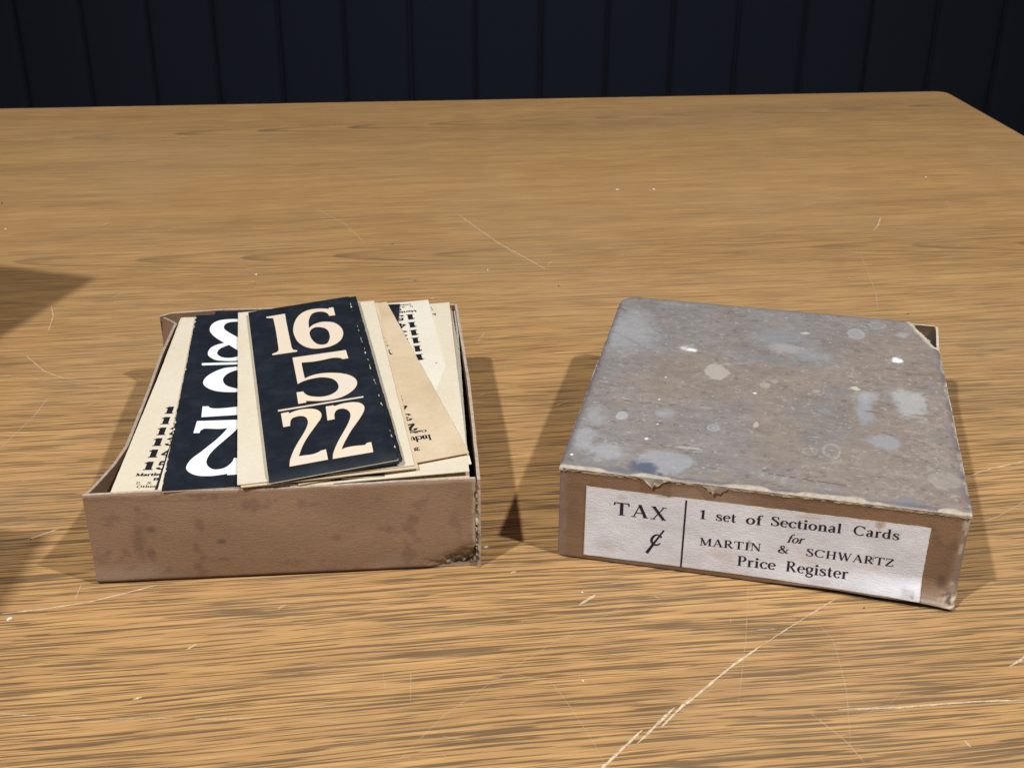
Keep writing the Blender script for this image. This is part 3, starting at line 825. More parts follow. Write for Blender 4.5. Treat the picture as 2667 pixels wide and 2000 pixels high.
NUM_C = [
 ["21.2,177.49c 17.65,182.43 14.18,188.28 11.92,193.66 10.72,198.58 10.87,204.34 12.47,209.61 15.79,213.45 20.01,214.7 24.66,214.81 29.35,214.18 35.52,212.44 40.03,206.64 41.7,199.33 40.9,191.44 37.64,184.74 33.35,179.08 31.08,175.87c 35.43,170.5 38.77,163.61 39.29,158.67 38.12,153.91 34.55,151 30.9,150.34 27.24,150.16 22.87,150.75 17.78,152.35 14.56,155.81 12.66,159.18 12.01,162.47 12.17,166.55 13.54,171.39 16.39,174.92", "19.45,202.35 19.78,205.91 21.39,208.95 24.17,210.28 28.11,210.07 32.12,208.14 34.09,203.48 34.03,196.36 31.86,189.52 29.28,184.96c 25.18,190.46 21.77,195.54 19.98,199.2", "24.13,174.06c 27.28,169.48 30.23,164.7 31.97,160.07 30.59,156.93 28.33,155.1 25.33,154.7 21.93,155.61 19.46,157.82 17.72,161.61 17.95,166.09 19.75,170.07"],
 ["9.32,147.5c 9.54,149.06c 46.4,147.26c 46.49,144.32c 9.77,145.74c"],
 ["38.43,137.33c 31.33,141.17 28.02,141.29 23.45,140.5 19.03,137.38 15.39,133.1 13.09,128.75 12.11,124.35 12.21,120.63 13.59,116.85 16.4,112.97 20.07,110.13 24.62,108.31 29.09,107.57 32.9,107.61 39.5,109.57c 39.39,112.48c 32.7,111.81 28.78,113.74 26.09,116.16 24.3,119.62 23.33,124.15 23.67,127.87 25.23,131.9 28.01,135.11 31.54,136.74 38.58,133.47c"],
 ["13.89,91.16c 17.14,91.02c 18.04,89.23 20.27,88.01 23.07,87.63 26.77,87.78 33.54,88.56c 40.67,88.97c 41.06,78.75c 14.21,78.11c"],
 ["12.12,73.67c 41.3,72.41c 38.45,67.74c 34.78,62.25 31.8,56.16 28.3,49.6 24.88,43.16 22.09,36.78 20.61,30.99 20.5,26.33 21.59,22.76 23.77,19.69 26.37,18.77 29.7,19.71 32.11,22.36 33.9,26.25 34.44,29.71c 38.62,29.62c 39.37,12.56c 31.94,12.42c 31.86,13.83c 28.4,13.03 24.8,12.53 21.16,12.71 17.47,13.51 13.95,15.8 11.45,19.14 10.46,22.66 11.07,27.21 12.94,32.29 16.54,37.89 20.15,44.2 23.83,50.62 26.98,57.22 29.46,63.69c 25.15,63.11 20.62,63.84 16.7,64.32 14.92,62.11 14.51,59.61c 11.23,59.9c"],
]
def price_column(w, l, turned, second=(0, 1, 2, 3, 4, 5)):
    """the printed column of a card back: 10..15, maker's line, patents"""
    out = []
    def add(t, x0, x1, y, cap, sty, tr=0.0):
        p0, p1 = (x0, y), (x1, y - .04 * (x1 - x0) * 0)
        if turned: p0, p1 = (w - x0, l - y), (w - x1, l - y)
        out.append(word(t, p0, p1, cap, sty, 0.0, tr))
    for k, yb in enumerate((84.3, 71.8, 59.4, 47.3, 34.8, 21.9)):
        add('1', 11.5, 17.0, yb, 8.3, 'slab')
        if k in second: add('012345'[k], 18.3, 24.6, yb, 8.3, 'slab')
    add('Martin', 9.5, 22.2, 15.6, 2.8, 'slab'); add('B', 19.3, 22.0, 10.8, 2.5, 'slab')
    add('U.', 11.2, 13.6, 7.6, 2.2, 'gothic'); add('S.', 16.7, 19.3, 7.4, 2.2, 'gothic'); add('Other', 12.1, 22.3, 4.0, 2.2, 'gothic')
    return out

# packed cards deeper in the box: two tight piles, only their edges show
def packed():
    rs = random.Random(2)
    V, Fc, C = [], [], []
    for (x0, y0, zt, n, lean) in ((.0152, .0042, .0520, 80, 1), (.1046, .0046, .0504, 78, 0)):
        for k in range(n):
            z = .0020 + (zt - .0020) * k / n; t = .00045
            sh = (.0005 if lean else 0) * rs.random()
            xa = x0 + sh + rs.uniform(-.0004, .0004); ya = y0 + rs.uniform(-.0006, .0007)
            w = .0885; l = .2205; b_ = len(V)
            for zz in (z, z + t):
                V.extend([(xa, ya, zz), (xa + w, ya, zz), (xa + w, ya + l, zz), (xa, ya + l, zz)])
            Fc += [tuple(b_ + q for q in f_) for f_ in ((0, 3, 2, 1), (4, 5, 6, 7), (0, 1, 5, 4), (1, 2, 6, 5), (2, 3, 7, 6), (3, 0, 4, 7))]
    o = mesh_ob("packed_cards", V, Fc, M_cream)
    o.matrix_world = BM
    tag(o, "tight piles of cream cards packed below the loose ones in the open box", "cards", kind="stuff")
packed()

GRP = "numbered cards lying loose in the open box"
cE = lambda x, y: -.0040 * sstep(.0088, -.006, y) ** 1.3
cS = lambda x, y: -.0008 * sstep(.02, 0, y)
# left pile
make_card("card", (.0142, .0048, .0526, -.008, 0, 0), .089, .221, M_cream, "cream card just under the card listing ten to fifteen, along the bent box wall", GRP)
cA = make_card("card", (.0130, .0032, .0535, -.0205, 0, 0), .090, .2211, M_cream, "cream card printed with a column 10 to 15 and Martin, beside the bent wall", GRP)
lettering("lettering", price_column(90, 221.1, False), flat, M_ink, cA)
c_ = make_card("card", (.0351, .0133, .0540, -.0142, -.006, 0), .090, .2185, M_cream, "black card whose far edge shows against the box's back wall, left of the 16 card", GRP, face=M_black)
c_ = make_card("card", (.0352, .0030, .0545, -.0285, -.010, 0), .088, .222, M_cream, "black card peeking out as a dark sliver beside the white 8 and 2 card", GRP, face=M_black)
c_ = make_card("card", (.0368, .0012, .0549, .010, -.010, 0), .088, .222, M_cream, "cream card showing as a thin pale strip under the white 8 and 2 card", GRP)
cC = make_card("card", (.0390, -.0009, .0554, .0561, -.010, 0), .090, .2235, M_cream, "black card with big white upside-down numerals 2, 5 and 8", GRP, face=M_black, ragged='L')
numerals(cC, NUM_C, M_white)
# right pile
c_ = make_card("card", (.1040, .0044, .0509, .0, 0, 0), .090, .222, M_cream, "black card low in the right pile, only its front edge showing", GRP, face=M_black)
cK = make_card("card", (0.1042, 0.0071, 0.0514, -0.0217, 0.0000, 0.0000), .0905, .222, M_pale, "pale card with a long straight edge along the dark gap at the box's right wall", GRP)
cG = make_card("card", (0.1041, 0.0031, 0.0521, -0.0078, 0.0255, 0.0000), .090, .222, M_tan, "light tan card third from top at the front of the right pile", GRP)
cJ = make_card("card", (0.1045, 0.0030, 0.0528, -0.0010, 0.0570, 0.0000), 0.0900, 0.2235, M_cream, "pale cream card with a worn edge, partly under the column of ones", GRP)
lettering("lettering", price_column(90, 222.2, True), flat, M_ink, cJ)
cH = make_card("card", (0.1063, 0.0047, 0.0537, 0.0694, 0.0426, 0.0001), 0.0900, 0.2226, M_pale, "pale card printed upside down with a column of bold ones", GRP)
lettering("lettering", price_column(90, 222.3, True), flat, M_ink, cH)
make_card("card", (0.1009, 0.0069, 0.0543, -0.0481, 0.0350, 0.0080), 0.0500, 0.2220, M_cream, "black card showing as a small dark triangle beside the column of ones", GRP, face=M_black)
cF = make_card("card", (0.1072, 0.0007, 0.0551, 0.2021, 0.0520, -0.0040), 0.0900, 0.2137, M_tan, "tan card turned askew, printed Inclu and 20 upside down", GRP)
wF = []
for t, x0, x1, yb, cap, sty in (('Inclu', 75.2, 64.0, 26.2, 6.0, 'bold'), ('Gallon', 74.6, 63.6, 32.2, 2.3, 'slab'), ('20', 66.4, 62.0, 15.1, 3.5, 'slab'),
                               ('2', 70.6, 64.6, 41.3, 7.6, 'slab'), ('3', 70.6, 65.0, 53.4, 7.6, 'slab'), ('4', 71.0, 64.8, 65.2, 7.6, 'slab'), ('5', 70.6, 65.0, 77.3, 7.6, 'slab'), ('6', 70.6, 65.0, 89.2, 7.6, 'slab'),
                               ('1', 77.4, 72.2, 138.9, 7.0, 'slab'), ('1', 77.5, 72.3, 151.2, 7.0, 'slab'), ('1', 77.5, 72.3, 163.5, 7.0, 'slab'), ('1', 77.5, 72.3, 175.8, 7.0, 'slab')):
    wF.append(word(t, (x0, yb), (x1, yb + .08 * abs(x1 - x0) * (t in ('Inclu', 'Gallon'))), cap, sty))
lettering("lettering", wF[:3], flat, M_ink, cF)
lettering("numeral_column", wF[3:8], flat, M_ink, cF)
lettering("numeral_column", wF[8:], flat, M_ink, cF)
# the pair on top
make_card("card", (0.0788, -0.0017, 0.0565, 0.0968, 0.0233, 0.0000), .090, .222, M_tan, "tan card under the wide cream one, its front edge just showing", GRP)
cD = make_card("card", (0.0769, -0.0003, 0.0573, 0.1014, 0.0226, 0.0000), 0.0900, 0.2221, M_cream, "wide blank cream card directly beneath the black 16 card", GRP)
c_ = make_card("card", (.0958, .0010, .0586, .1320, .0700, 0), .0655, .219, M_blackedge, "black card third from the top, its torn corner showing under the 16 card", GRP, face=M_black, curl=cS, ragged='R')
cE2 = make_card("card", (.0938, -.0008, .0594, .1250, .0800, 0), .0668, .2195, M_blackedge, "black card just beneath the 16 card, a dark strip along its torn edge", GRP, face=M_black, curl=cE, ragged='R')
cE_ = make_card("card", (0.0929, -0.0018, 0.0603, 0.1426, 0.0827, -0.0006), 0.0664, 0.2177, M_cream, "topmost black card printed 16, 5 and 22 in cream numerals", GRP, face=M_black, curl=cE, ragged='R')
numerals(cE_, NUM_E, M_creamnum, cE)

# ------------------------------------------------------------------ the lid
LX = (0.0248705, 0.5585789, -0.2148033)
LW, LD, LH = 0.20682, 0.23854, 0.05640
lid = empty("box_lid", (LX[0], LX[1], 0), LX[2])
tag(lid, "grey stained cardboard box lid with a white Tax and Price Register label", "lid")
RC = 0.0045
def lid_front_y(x, z):
    """outward shape of the front wall: rounded ends, lower right edge bent towards the viewer"""
    e = np.minimum(x, LW - x)
    rnd = np.where(e < RC, RC - np.sqrt(np.clip(RC ** 2 - (RC - np.clip(e, 0, RC)) ** 2, 0, None)), 0.0)
    flare = -.0046 * sstep(.085, .200, x) * (1 - sstep(.000, .017, z))
    return rnd + flare + .0005 * (fbm(x * 60, z * 60, 77) - .5)
def lid_lift(x): return .0009 + .0022 * sstep(.10, .150, x) * (1 - .5 * sstep(.19, .206, x))
u, v = grid(300, 70)
x = u * LW; z0 = lid_lift(x)
z = z0 + v * (LH - .0014 - z0)
y = lid_front_y(x, z)
a, b = x * 1000, z * 1000
c = kraft(a, b, 121, .86) * np.array([1.02, .98, .90])
for (sx, sy, rx, ry, k, al) in ((8, 30, 5, 12, .7, .5), (30, 49, 12, 4, .8, .4), (120, 50, 30, 4, .75, .4), (198, 16, 3.5, 6, .42, .75), (201, 9, 3, 4, .36, .75), (197, 30, 5, 10, .75, .5)):
    c = spot(c, a, b, sx, sy, rx, ry, KR * k * np.array([.95, .97, 1.15]), al, int(sx), .8)
low = (1 - sstep(5.0, 8.5, b + 3 * (fbm(a / 14, b * 0, 8) - .5))) * sstep(112, 135, a)
c = mixc(c, np.array([.56, .45, .385]), low * .85)
c = mixc(c, np.array([.16, .12, .10]), low * sstep(.62, .75, fbm(a / 7, b / 3, 19)) * .7)
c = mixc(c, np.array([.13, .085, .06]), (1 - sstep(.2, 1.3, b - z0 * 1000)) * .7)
edge = sstep(6.0, 2.0, a + 3 * (fbm(b / 5, a * 0, 4) - .5)) + sstep(200.5, 204.5, a + 3 * (fbm(b / 4, a * 0, 5) - .5))
c = mixc(c, np.array([.30, .25, .215]), np.clip(edge, 0, 1) * (.45 + .5 * (fbm(a / 2, b / 3, 6) - .3)))
c = mixc(c, np.array([.52, .43, .33]), sstep(201, 205, a) * sstep(.52, .62, fbm(a / 3, b / 5, 26)) * .9)
crn = sstep(.0, 1.0, (a - 196) / 8) * (1 - sstep(8, 12, b))
cn = fbm(a / 2.2, b / 1.8, 33, 3)
y = y + crn * .002 * (cn - .5)
c = mixc(c, np.array([.60, .50, .40]), crn * sstep(.40, .55, cn)); c = mixc(c, np.array([.10, .07, .05]), crn * sstep(.40, .30, cn) * .9)
c = mixc(c, c * .66, sstep(53.2, 54.6, b + 1.0 * (fbm(a / 5, b * 0, 9) - .5)) * .6)
P = st(x, y, z); Q = st(np.clip(x, .0016, LW - .0016), y + .0016, z)
tag(sheet("wall", P, Q, M_board, lid, c, c * .6, RIM), "front wall bearing the white printed label")
# side and back walls
def lid_side(xs, sgn, seed):
    u, v = grid(140, 40)
    y = .0046 + u * (LD - (.0066 if sgn > 0 else .0196)); z = .0003 + v * (LH - .0018)
    x = xs + sgn * (.0016 * np.sin(np.pi * u) * (.3 + .7 * (1 - v)) + .0005 * (fbm(u * 9, v * 4, seed) - .5))
    if sgn > 0: x = x + .0024 * sstep(.80, 1, u) * v ** 2
    c = kraft(y * 1000, z * 1000, seed)
    c = mixc(c, np.array([.27, .25, .25]), sstep(.35, .6, fbm(y * 40, z * 60, seed + 1)) * .6)
    P = st(x, y, z); Q = st(x - sgn * .0015, y, z)
    if sgn < 0: P, Q, c = P[::-1], Q[::-1], c[::-1]
    sheet("wall", P, Q, M_board, lid, c, c * .6, PULP * .9)
lid_side(.0002, -1, 141)
lid_side(LW - .0002, 1, 151)
u, v = grid(140, 40)
x = .002 + u * (LW - .0016); z = .0003 + v * (LH - .0017)
th_ = np.clip((.10 - u) / .10, 0, 1) * math.pi / 2     # the first tenth of the strip turns the rounded corner
x = np.where(u < .10, .0155 - .0150 * np.sin(th_), .0155 + (u - .10) / .90 * (LW - .0155 + .0004))
y = LD - .0155 + .0150 * np.cos(th_) + .001 * np.sin(np.pi * u) * (1 - v)
c = kraft(x * 1000, z * 1000, 161)
P = st(x, y, z); Q = st(x + .0015 * np.sin(th_), y - .0015 * np.cos(th_), z)
sheet("wall", P[::-1], Q[::-1], M_board, lid, c[::-1], c[::-1] * .6, PULP * .9)
# top panel: stained grey board, one rounded corner, one torn corner
nu, nv = 430, 480
u, v = grid(nu, nv)
x = u * LW; y = v * LD
R = .016
cx, cy = R - .0010, LD + .0010 - R
d = np.hypot(x - cx, y - cy)
out_ = (x < cx) & (y > cy) & (d > R)
x = np.where(out_, cx + (x - cx) * R / np.maximum(d, 1e-9), x); y = np.where(out_, cy + (y - cy) * R / np.maximum(d, 1e-9), y)
# torn back right corner
ax, ay, bx_, by_ = .1915, .2390, .2040, .2020
nx, ny = (by_ - ay), -(bx_ - ax); Ln = math.hypot(nx, ny); nx, ny = -nx / Ln, -ny / Ln
dd = (x - ax) * nx + (y - ay) * ny - .0030 * (fbm(x * 300, y * 260, 3) - .5) - .0012 * (vnoise(x * 1400, y * 1200, 8) - .5)
tear = dd > 0
x = np.where(tear, x - nx * dd, x); y = np.where(tear, y - ny * dd, y)
x = x - sstep(.80, 1.0, v) * u ** 6 * .0010
a, b = x * 1000, y * 1000
# ragged outline
outl = (u == 0) | (u == 1) | (v == 0) | (v == 1)
x = x + np.where((u == 1), .0007 * (vnoise(b / 2.5, a * 0, 4) - .6) + .0004 * (vnoise(b / 9, a * 0, 2) - .5), 0)
x = x + np.where((u == 0), .0005 * (vnoise(b / 3, a * 0, 6) - .3), 0)
y = y + np.where((v == 0), -.0006 * (vnoise(a / 2.5, b * 0, 9) - .2), 0)
edist = np.minimum(np.minimum(a, 206.8 - a), np.minimum(b, 238.5 - b))
edist = np.minimum(edist, np.where((a < 15) & (b > 223.5), R * 1000 - np.hypot(a - 15, b - 223.5), 99))
edist = np.minimum(edist, np.abs(((x - ax) * nx + (y - ay) * ny)) * 1000 + 0 * a)
z = LH - .0011 * (1 - np.clip(edist / 1.5, 0, 1)) ** 2 + .0005 * (fbm(a / 50, b / 50, 88) - .5) - .0012 * np.sin(np.pi * np.clip(a / 206.8, 0, 1)) * np.sin(np.pi * np.clip(b / 238.5, 0, 1)) * .5
taupe = s2l(158, 146, 137); tan = s2l(160, 146, 135); blue = s2l(150, 150, 154); slate = s2l(134, 137, 144)
m = fbm(a / 75, b / 75, 201, 4)
c = mixc(np.broadcast_to(taupe, a.shape + (3,)) * 1.0, tan, sstep(.40, .65, m + .16 * (a - 100) / 100 - .16 * (b - 110) / 120))
c = mixc(c, blue, sstep(.42, .62, fbm(a / 60, b / 60, 211, 4) + .12 * (b - 130) / 110 - .16 * (a - 90) / 100) * .7)
c = mixc(c, slate, sstep(.58, .70, fbm(a / 34, b / 40, 221, 4)) * .40)
c = mixc(c, s2l(140, 125, 117), sstep(.56, .70, fbm(a / 26, b / 22, 231, 4)) * .45)
c = c * (.44 + .28 * fbm(a / 3.0, b / 1.8, 241, 3) + .26 * fbm(a / 16, b / 11, 247, 4))[..., None]
fine1 = fbm(a / 5.5, b / 3.2, 251, 4); fine2 = fbm(a / 1.3, b / .9, 257, 3); tide = fbm(a / 30, b / 30, 263, 4)
c = c * .62 + .38 * (c.mean(axis=(0, 1)) * np.array([1.0, .985, .97]))
c = c * (.80 + .30 * fine1 + .10 * fine2)[..., None]
c = mixc(c, s2l(178, 172, 166), np.exp(-((tide - .53) / .008) ** 2) * .30 * sstep(.4, .6, fbm(a / 20, b / 20, 267)))
c = mixc(c, s2l(96, 88, 84), sstep(.70, .78, fbm(a / 4.2, b / 2.4, 271, 3)) * .50)
c = mixc(c, s2l(188, 180, 172), sstep(.72, .80, fbm(a / 2.6 + b / 9, b / 1.6 - a / 14, 277, 3)) * .45)
W_ = s2l(226, 230, 233); PG = s2l(174, 166, 158); LB_ = s2l(165, 168, 174); DB = s2l(80, 90, 110); SB = s2l(146, 149, 155); BR = s2l(122, 100, 90)
for k, (sx, sy, rx, ry, colr, al, soft, ring, rag) in enumerate((
    (14, 178, 22, 46, LB_, .45, .7, 0, .6), (52, 162, 9, 8, PG, .35, .8, 0, .4), (54, 160.5, 4.6, 3.6, W_, .95, .7, 0, .5), (49.5, 162, 3.0, 3.5, s2l(205, 208, 210), .7, .8, 0, .4),
    (72.5, 133, 7.6, 11, PG, .80, .18, 0, .55), (78, 145, 3, 2.5, PG, .45, .5, 0, .4),
    (180, 174.5, 4.0, 4.6, W_, .95, .45, 0, .6), (24.3, 63.2, 3.6, 5.6, s2l(176, 180, 186), .75, .25, .2, .35), (48, 72, 6.5, 6, LB_, .6, .5, .3, .5), (101.6, 121, 3.2, 3.6, PG, .75, .2, .3, .3),
    (106.7, 127.5, 2.3, 2.8, PG, .7, .2, .5, .3), (96.1, 109.3, 1.3, 1.1, W_, 1, .3, 0, .2), (41, 40, 1.4, 1.6, W_, .8, .5, 0, .5), (42.5, 88, .8, .9, W_, .9, .4, 0, .2), (45, 58, .8, .9, W_, .9, .4, 0, .2), (4.5, 13, 1.0, 1.3, W_, 1, .4, 0, .2), (43, 118, .8, .9, W_, .8, .4, 0, .2),
    (104, 188, 24, 22, slate, .55, .7, 0, .7), (112, 176, 16, 9, s2l(168, 164, 166), .6, .6, 0, .7), (130, 170, 14, 10, SB, .5, .6, 0, .7), (100, 158, 20, 6, s2l(118, 122, 130), .55, .7, 0, .8),
    (158, 100, 6.5, 26, SB, .75, .55, 0, .55), (167, 66, 12, 11, SB, .80, .5, 0, .6), (160, 118, 10, 9, s2l(170, 172, 175), .5, .7, 0, .7), (185, 117, 13, 20, s2l(176, 178, 180), .60, .6, 0, .8), (172, 118, 4, 7, s2l(130, 130, 138), .5, .7, 0, .7),
    (142, 68, 16, 8, s2l(128, 124, 120), .5, .8, 0, .7), (135, 96, 6, 4, slate, .6, .7, 0, .6), (153.9, 129, 3.2, 2.8, s2l(200, 195, 175), .8, .5, 0, .6), (131, 120, 3.4, 2.6, PG, .6, .5, 0, .6),
    (75.5, 61, 3.6, 4.0, LB_, .8, .3, .75, .3), (76, 61, 1.6, 1.6, PG, .6, .4, 0, .3), (98.5, 70, 1.8, 4.0, s2l(185, 180, 170), .7, .4, 0, .4), (64, 35, 10, 2.0, s2l(182, 180, 178), .6, .6, 0, .6), (70, 84, 6, 1.8, s2l(176, 168, 150), .5, .7, 0, .6),
    (155.9, 209, 6, 8.5, LB_, .8, .25, .45, .25), (139.5, 49, 5.0, 8.5, s2l(182, 176, 168), .45, .3, .9, .35), (128, 46, 4.6, 5, s2l(182, 176, 168), .35, .3, .9, .45), (170, 226, 6, 5, LB_, .6, .3, .8, .4), (185, 214, 6, 6, s2l(172, 166, 168), .5, .6, 0, .5), (124, 203, 3.4, 2.2, s2l(200, 190, 185), .7, .5, 0, .6),
    (53, 16, 15, 13, s2l(160, 163, 170), .75, .35, .25, .5), (44, 7, 12, 9, DB, .90, .6, 0, .8), (30, 4, 14, 3, s2l(105, 110, 122), .6, .8, 0, .8), (22, 20, 13, 11, s2l(165, 167, 172), .6, .7, 0, .7), (8, 30, 7, 16, LB_, .5, .7, 0, .7), (10, 60, 8, 16, LB_, .4, .7, 0, .7), (90, 1.5, 10, 1.6, DB, .7, .7, 0, .8), (176, 6, 6, 5, s2l(120, 124, 135), .6, .7, 0, .7), (182, 3, 14, 2, s2l(110, 112, 120), .6, .8, 0, .8),
    (199, 24, 6, 10, s2l(125, 118, 114), .6, .7, 0, .7), (196, 30, 8, 9, s2l(176, 170, 160), .5, .4, .5, .6), (203, 12, 4, 6, s2l(120, 80, 80), .45, .7, 0, .7), (190, 157, 12, 1.8, BR, .75, .6, 0, .8), (176, 161, 5, 1.8, BR, .8, .5, 0, .6), (163, 101, 6, 1.6, BR, .8, .5, 0, .6), (190, 102, 8, 1.5, BR, .7, .6, 0, .8), (168, 138, 5, 2, s2l(118, 112, 112), .7, .6, 0, .7), (192, 138, 4, 1.8, s2l(108, 96, 92), .7, .6, 0, .6))):
    c = spot(c, a, b, sx, sy, rx, ry, colr, al, k + 2, soft, ring, rag)
# line of dark rub marks near the front edge, cracks
dash = np.exp(-((b - (17.2 - .09 * (a - 109))) / .75) ** 2) * ((a > 106) & (a < 158)) * sstep(.46, .60, vnoise(a / 1.6, b * 0, 17))
c = mixc(c, s2l(84, 74, 70), dash * .75)
for (x0_, y0_, x1_, y1_) in ((-.5, 217, 6, 212), (0, 178, 22, 160), (0, 128, 2.6, 122)):
    t = np.clip(((a - x0_) * (x1_ - x0_) + (b - y0_) * (y1_ - y0_)) / ((x1_ - x0_) ** 2 + (y1_ - y0_) ** 2), 0, 1)
    dl = np.hypot(a - (x0_ + t * (x1_ - x0_)), b - (y0_ + t * (y1_ - y0_)) - 1.2 * (fbm(a / 4, b / 4, 3) - .5))
    c = mixc(c, s2l(70, 66, 62), np.exp(-(dl / .55) ** 2) * (.7 if x1_ < 10 else .35))
# rubbed pale edges
rub = fbm(a / 6, b / 6, 301, 4)
c = mixc(c, s2l(92, 86, 98), np.exp(-((edist - 1.2) / 1.8) ** 2) * .6 * (.4 + rub))
frontw = (2.0 + 2.6 * fbm(a / 9, b * 0, 311, 3)) * (.25 + .75 * sstep(.30, .62, fbm(a / 16, b * 0, 317, 3) + .25 * (a > 190) + .25 * (a < 12)))
c = mixc(c, s2l(196, 186, 166), sstep(frontw, frontw - 1.3, b) * (.55 + .6 * (fbm(a / 1.5, b / 1.5, 321) - .3)).clip(0, 1))
rightw = (.7 + 2.4 * fbm(b / 8, a * 0, 331, 3)) * sstep(.36, .60, fbm(b / 12, a * 0, 337, 3))
c = mixc(c, s2l(200, 190, 168), sstep(rightw, rightw - 1.0, 206.4 - a) * .65 * vnoise(a / .8, b / .8, 339))
tw = np.abs((x - ax) * nx + (y - ay) * ny) * 1000
c = mixc(c, s2l(214, 200, 172), (1 - sstep(1.2, 4.2, tw + 2.5 * (rub - .5))) * .85 * ((b > 197)))
bl = np.where((a < 15.5) & (b > 215), R * 1000 - np.hypot(a - 15, b - 223.5), 99)
c = mixc(c, s2l(214, 204, 186), (1 - sstep(.5, 1.3, bl)) * .85 * (b > 226))
c = mixc(c, s2l(214, 206, 190), (1 - sstep(.6, 1.3, 238.5 - b)) * (a > 42) * (a < 68) * .8)
P = st(x, y, z); Q = st(x, y, z - .0014)
tag(sheet("top_panel", P, Q, M_lidtop, lid, c, c * .5, np.array([.50, .43, .34])), "grey water-stained top with white spots and a torn corner")
# torn paper lip hanging over the front edge
u, v = grid(360, 9)
a = u * 206.8
drop = .5 + 1.0 * fbm(a / 7, v * 0, 401, 3) + 3.6 * np.exp(-((a - 50) / 4.0) ** 2) + 4.2 * np.exp(-((a - 81) / 4.2) ** 2) * (a < 88) + 1.2 * sstep(198, 206, a) + 1.0 * sstep(8, 2, a)
drop = drop * (.7 + .6 * vnoise(a / 1.2, v * 0, 403))
x = a / 1000; z = LH - .0006 - v * drop / 1000
stick = .00035 + .0009 * (np.exp(-((a - 50) / 5) ** 2) + np.exp(-((a - 81) / 5) ** 2)) * v * (.4 + vnoise(a / 1.1, v * 2, 7))
y = lid_front_y(x, z) - stick - .0003 * vnoise(a / 1.5, v * 5, 9)
c = mixc(np.broadcast_to(s2l(190, 176, 152), a.shape + (3,)) * 1.0, s2l(128, 112, 96), sstep(.40, .60, fbm(a / 2.2, v * 3, 409, 3)) * .95)
c = mixc(c, s2l(120, 116, 118), sstep(.55, .66, fbm(a / 12, v * .5, 411, 3)) * .8 * (1 - v))
P = st(x, y, z); Q = st(x, y + .0003, z)
tag(sheet("torn_edge", P, Q, M_lidtop, lid, c, c, PULP), "pale torn paper along the lid's front top edge")
# label
def lab(xm, zm, lift):
    X = np.asarray(xm, float) / 1000; Z = np.asarray(zm, float) / 1000
    cornerup = .0010 * sstep(.170, .189, X) * (1 - sstep(.004, .016, Z))
    return X, lid_front_y(X, Z) - .00035 - cornerup - lift, Z
u, v = grid(150, 50)
u, v = grid(320, 96)
xm = 14.9 + u * 173.8; zb = 3.3 + 1.0 * u; zm = zb + v * (46.3 - zb)
xm = xm + (u == 1) * (-.5 * vnoise(v * 24, v, 3)) ; zm = zm + (v == 1) * (-.35 * vnoise(u * 60, u, 4)) - (v == 1) * .8 * np.exp(-((u - .245) / .012) ** 2)
P = st(*lab(xm, zm, .0)); X, Y, Z = lab(xm, zm, .0); Q = st(X, Y + .00022, Z)
cl = np.array([.745, .755, .815]) * (.84 + .26 * fbm(xm / 14, zm / 9, 501, 4) + .10 * (fbm(xm / 2.2, zm / 1.2, 503, 3) - .5))[..., None]
cl = mixc(cl, np.array([.60, .53, .47]), sstep(.55, .72, fbm(xm / 22, zm / 14, 507, 4)) * .30)
for k, (sx, sy, rx, ry, colr, al) in enumerate(((164, 44.5, 3.0, 4.2, (.42, .33, .24), .75), (55, 45.8, 5, .9, (.40, .31, .22), .8), (101, 23.8, 1.3, 3.0, (.38, .35, .35), .8), (163.5, 23.5, .8, 3.4, (.30, .27, .26), .9), (182, 8, 5.5, 3.6, (.48, .47, .47), .6), (184.5, 6.5, 1.8, 1.4, (.22, .22, .22), .6),
        (34, 42, 4, 1.4, (.52, .46, .45), .5), (172, 40, 5, 3, (.60, .52, .50), .5), (90, 14, 7, 3, (.60, .56, .56), .5), (26, 12, 6, 4, (.60, .57, .58), .45), (140, 6.5, 10, 2, (.56, .52, .52), .5), (48, 26, 5, 3, (.62, .60, .62), .4), (128, 44, 9, 1.6, (.55, .49, .46), .5))):
    cl = spot(cl, xm, zm, sx, sy, rx, ry, colr, al, k + 60, .7, 0, .9)
cl = mixc(cl, np.array([.50, .42, .34]), (1 - sstep(.1, .8, np.minimum(np.minimum(xm - 14.9, 188.7 - xm), np.minimum(zm - zb, 46.3 - zm)) + .5 * (fbm(xm / 3, zm / 3, 511) - .4))) * .6)
lb = sheet("paper_label", P, Q, M_labelboard, lid, cl, None, np.array([.6, .55, .48]))
tag(lb, "white paper label printed Tax, one set of sectional cards, price register")
def lab_pt(x, y, lift):
    X, Y, Z = lab(x, y, .00003 + lift)
    return (float(X), float(Y), float(Z))
wl = [word('TAX', (29.9, 31.0), (57.7, 31.2), 7.7, 'book', 0, .10),
      word('1', (74.6, 35.0), (77.8, 35.0), 5.4, 'book'), word('set', (83.0, 35.1), (93.1, 35.2), 5.7, 'book', 0, .06), word('of', (98.2, 35.3), (107.0, 35.5), 5.7, 'book', 0, .05),
      word('Sectional', (110.9, 36.2), (145.9, 36.6), 5.6, 'book', 0, .04), word('Cards', (151.7, 36.7), (174.2, 36.8), 5.6, 'book', 0, .06),
      word('for', (119.8, 27.3), (128.9, 27.5), 4.9, 'book', .28), word('MARTIN', (75.9, 18.9), (107.3, 19.7), 4.6, 'book', 0, .07), word('&', (116.0, 20.2), (121.5, 20.4), 4.6, 'book'),
      word('SCHWARTZ', (130.3, 20.6), (173.6, 20.6), 4.6, 'book', 0, .07), word('Price', (96.2, 9.3), (116.1, 9.7), 6.0, 'book', 0, .05), word('Register', (121.1, 9.9), (152.6, 10.2), 6.0, 'book', 0, .05)]
